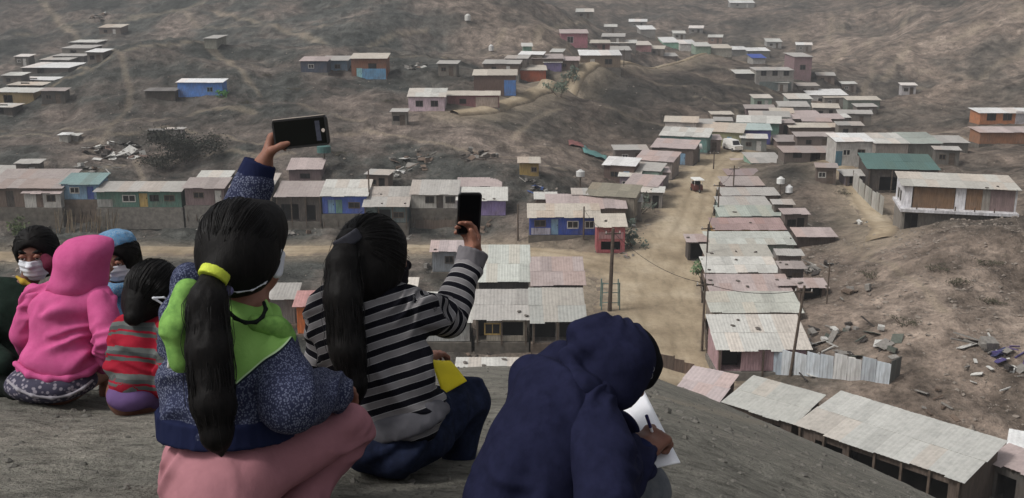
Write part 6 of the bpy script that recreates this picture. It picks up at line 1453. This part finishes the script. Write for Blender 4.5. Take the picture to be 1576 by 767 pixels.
def child_red():
    g = person(212, 625, 4.0, 'dark haired child in red and grey striped jumper beside the pink hooded one')
    hc = P(243, 447, 4.0); f = V3((.85, .5, -.12)); S = Sdf(); head(S, hc, f, sc=.98); chest = P(220, 540, 4.0); pel = P(208, 605, 4.0)
    shR, elR = P(255, 510, 3.95), P(262, 570, 3.95)
    S.cap(hc, P(228, 490, 4.0), .05, .05).cap(P(228, 490, 4.0), chest, .06, .09).cap(chest, pel, .09, .11).chain([shR, elR, P(275, 590, 4.15)], [.04, .035, .025]); sculpt('body', S, SKIN2, g, .007)
    J = Sdf().ell(P(222, 540, 4.0), (.118, .11, .14)).ell(P(212, 585, 3.98), (.112, .11, .08), None, .05).cap(P(195, 505, 4.02), P(255, 502, 3.98), .058, .056, .04)
    J.chain([P(190, 510, 3.98), P(184, 560, 3.95), P(200, 590, 3.9)], [.055, .055, .045], .02).chain([P(256, 512, 3.94), P(262, 565, 3.92), P(255, 598, 3.95)], [.055, .052, .045], .02)
    st = stripes('red_grey_knit', [(0, (150, 36, 52)), (.42, (100, 104, 102)), (.62, (80, 84, 84)), (.78, (150, 36, 52)), (.86, (88, 92, 90))], .100, .02)
    sp = [(0, 1.3, [P(230, 480, 4.0), P(220, 560, 3.98), P(210, 640, 3.97)]), (.03, .55, [P(256, 500, 3.94), P(262, 600, 3.92)]), (.05, .55, [P(190, 500, 3.98), P(184, 560, 3.95), P(200, 600, 3.9)])]
    sculpt('jumper', J, st, g, .007, disp=wrinkle(.010, 82, (20, -40), 5, 18), attrs={'run': limb_s(sp)})
    T_ = Sdf().ell(P(206, 606, 3.96), (.10, .11, .062)).cap(P(230, 610, 4.0), P(262, 596, 4.3), .06, .05); sculpt('trousers', T_, cloth('purple_cloth', (102, 80, 122)), g, .007, disp=folds(.005, (12, 12, 8), 83))
    H = Sdf().ell(P(238, 444, 3.99), (.112, .115, .118)).ell(P(216, 470, 3.97), (.07, .08, .08), None, .04).ell(P(282, 462, 4.06), (.055, .07, .075), None, .02, 's')
    H.chain([P(212, 470, 3.92), P(205, 488, 3.89)], [.05, .035], .03); sculpt('hair', H, HAIRM, g, .006, disp=folds(.003, (40, 40, 12), 84))
    strands('hair_strands', scalp_paths(P(238, 444, 3.99), (.112, .115, .118), P(208, 480, 3.9), 380, 85, front=(.7, .5, -.3)), g, .0014)
    sculpt('mask_strap', Sdf().chain([P(236, 459, 3.87), P(252, 458, 3.885), P(262, 464, 3.91)], [.005, .004, .004], .004).chain([P(236, 459, 3.87), P(250, 468, 3.885), P(262, 472, 3.92)], [.005, .004, .004], .004), MASKW, g, .003, 0, 0)
child_red()
# ------------------------------------------------------------------ thin grey air
hz = MB().box(-1000, 1000, -1000, 1000, -6, 125).build('haze'); hz['kind'] = 'stuff'
hm = bpy.data.materials.new('haze_air'); hm.use_nodes = True; hn = hm.node_tree; hn.nodes.clear()
ho = hn.nodes.new('ShaderNodeOutputMaterial'); hv = hn.nodes.new('ShaderNodeVolumePrincipled'); hv.inputs['Color'].default_value = (.86, .88, .90, 1); hv.inputs['Density'].default_value = .0006; hv.inputs['Anisotropy'].default_value = .2
hn.links.new(hv.outputs[0], ho.inputs['Volume']); hz.data.materials.append(hm)
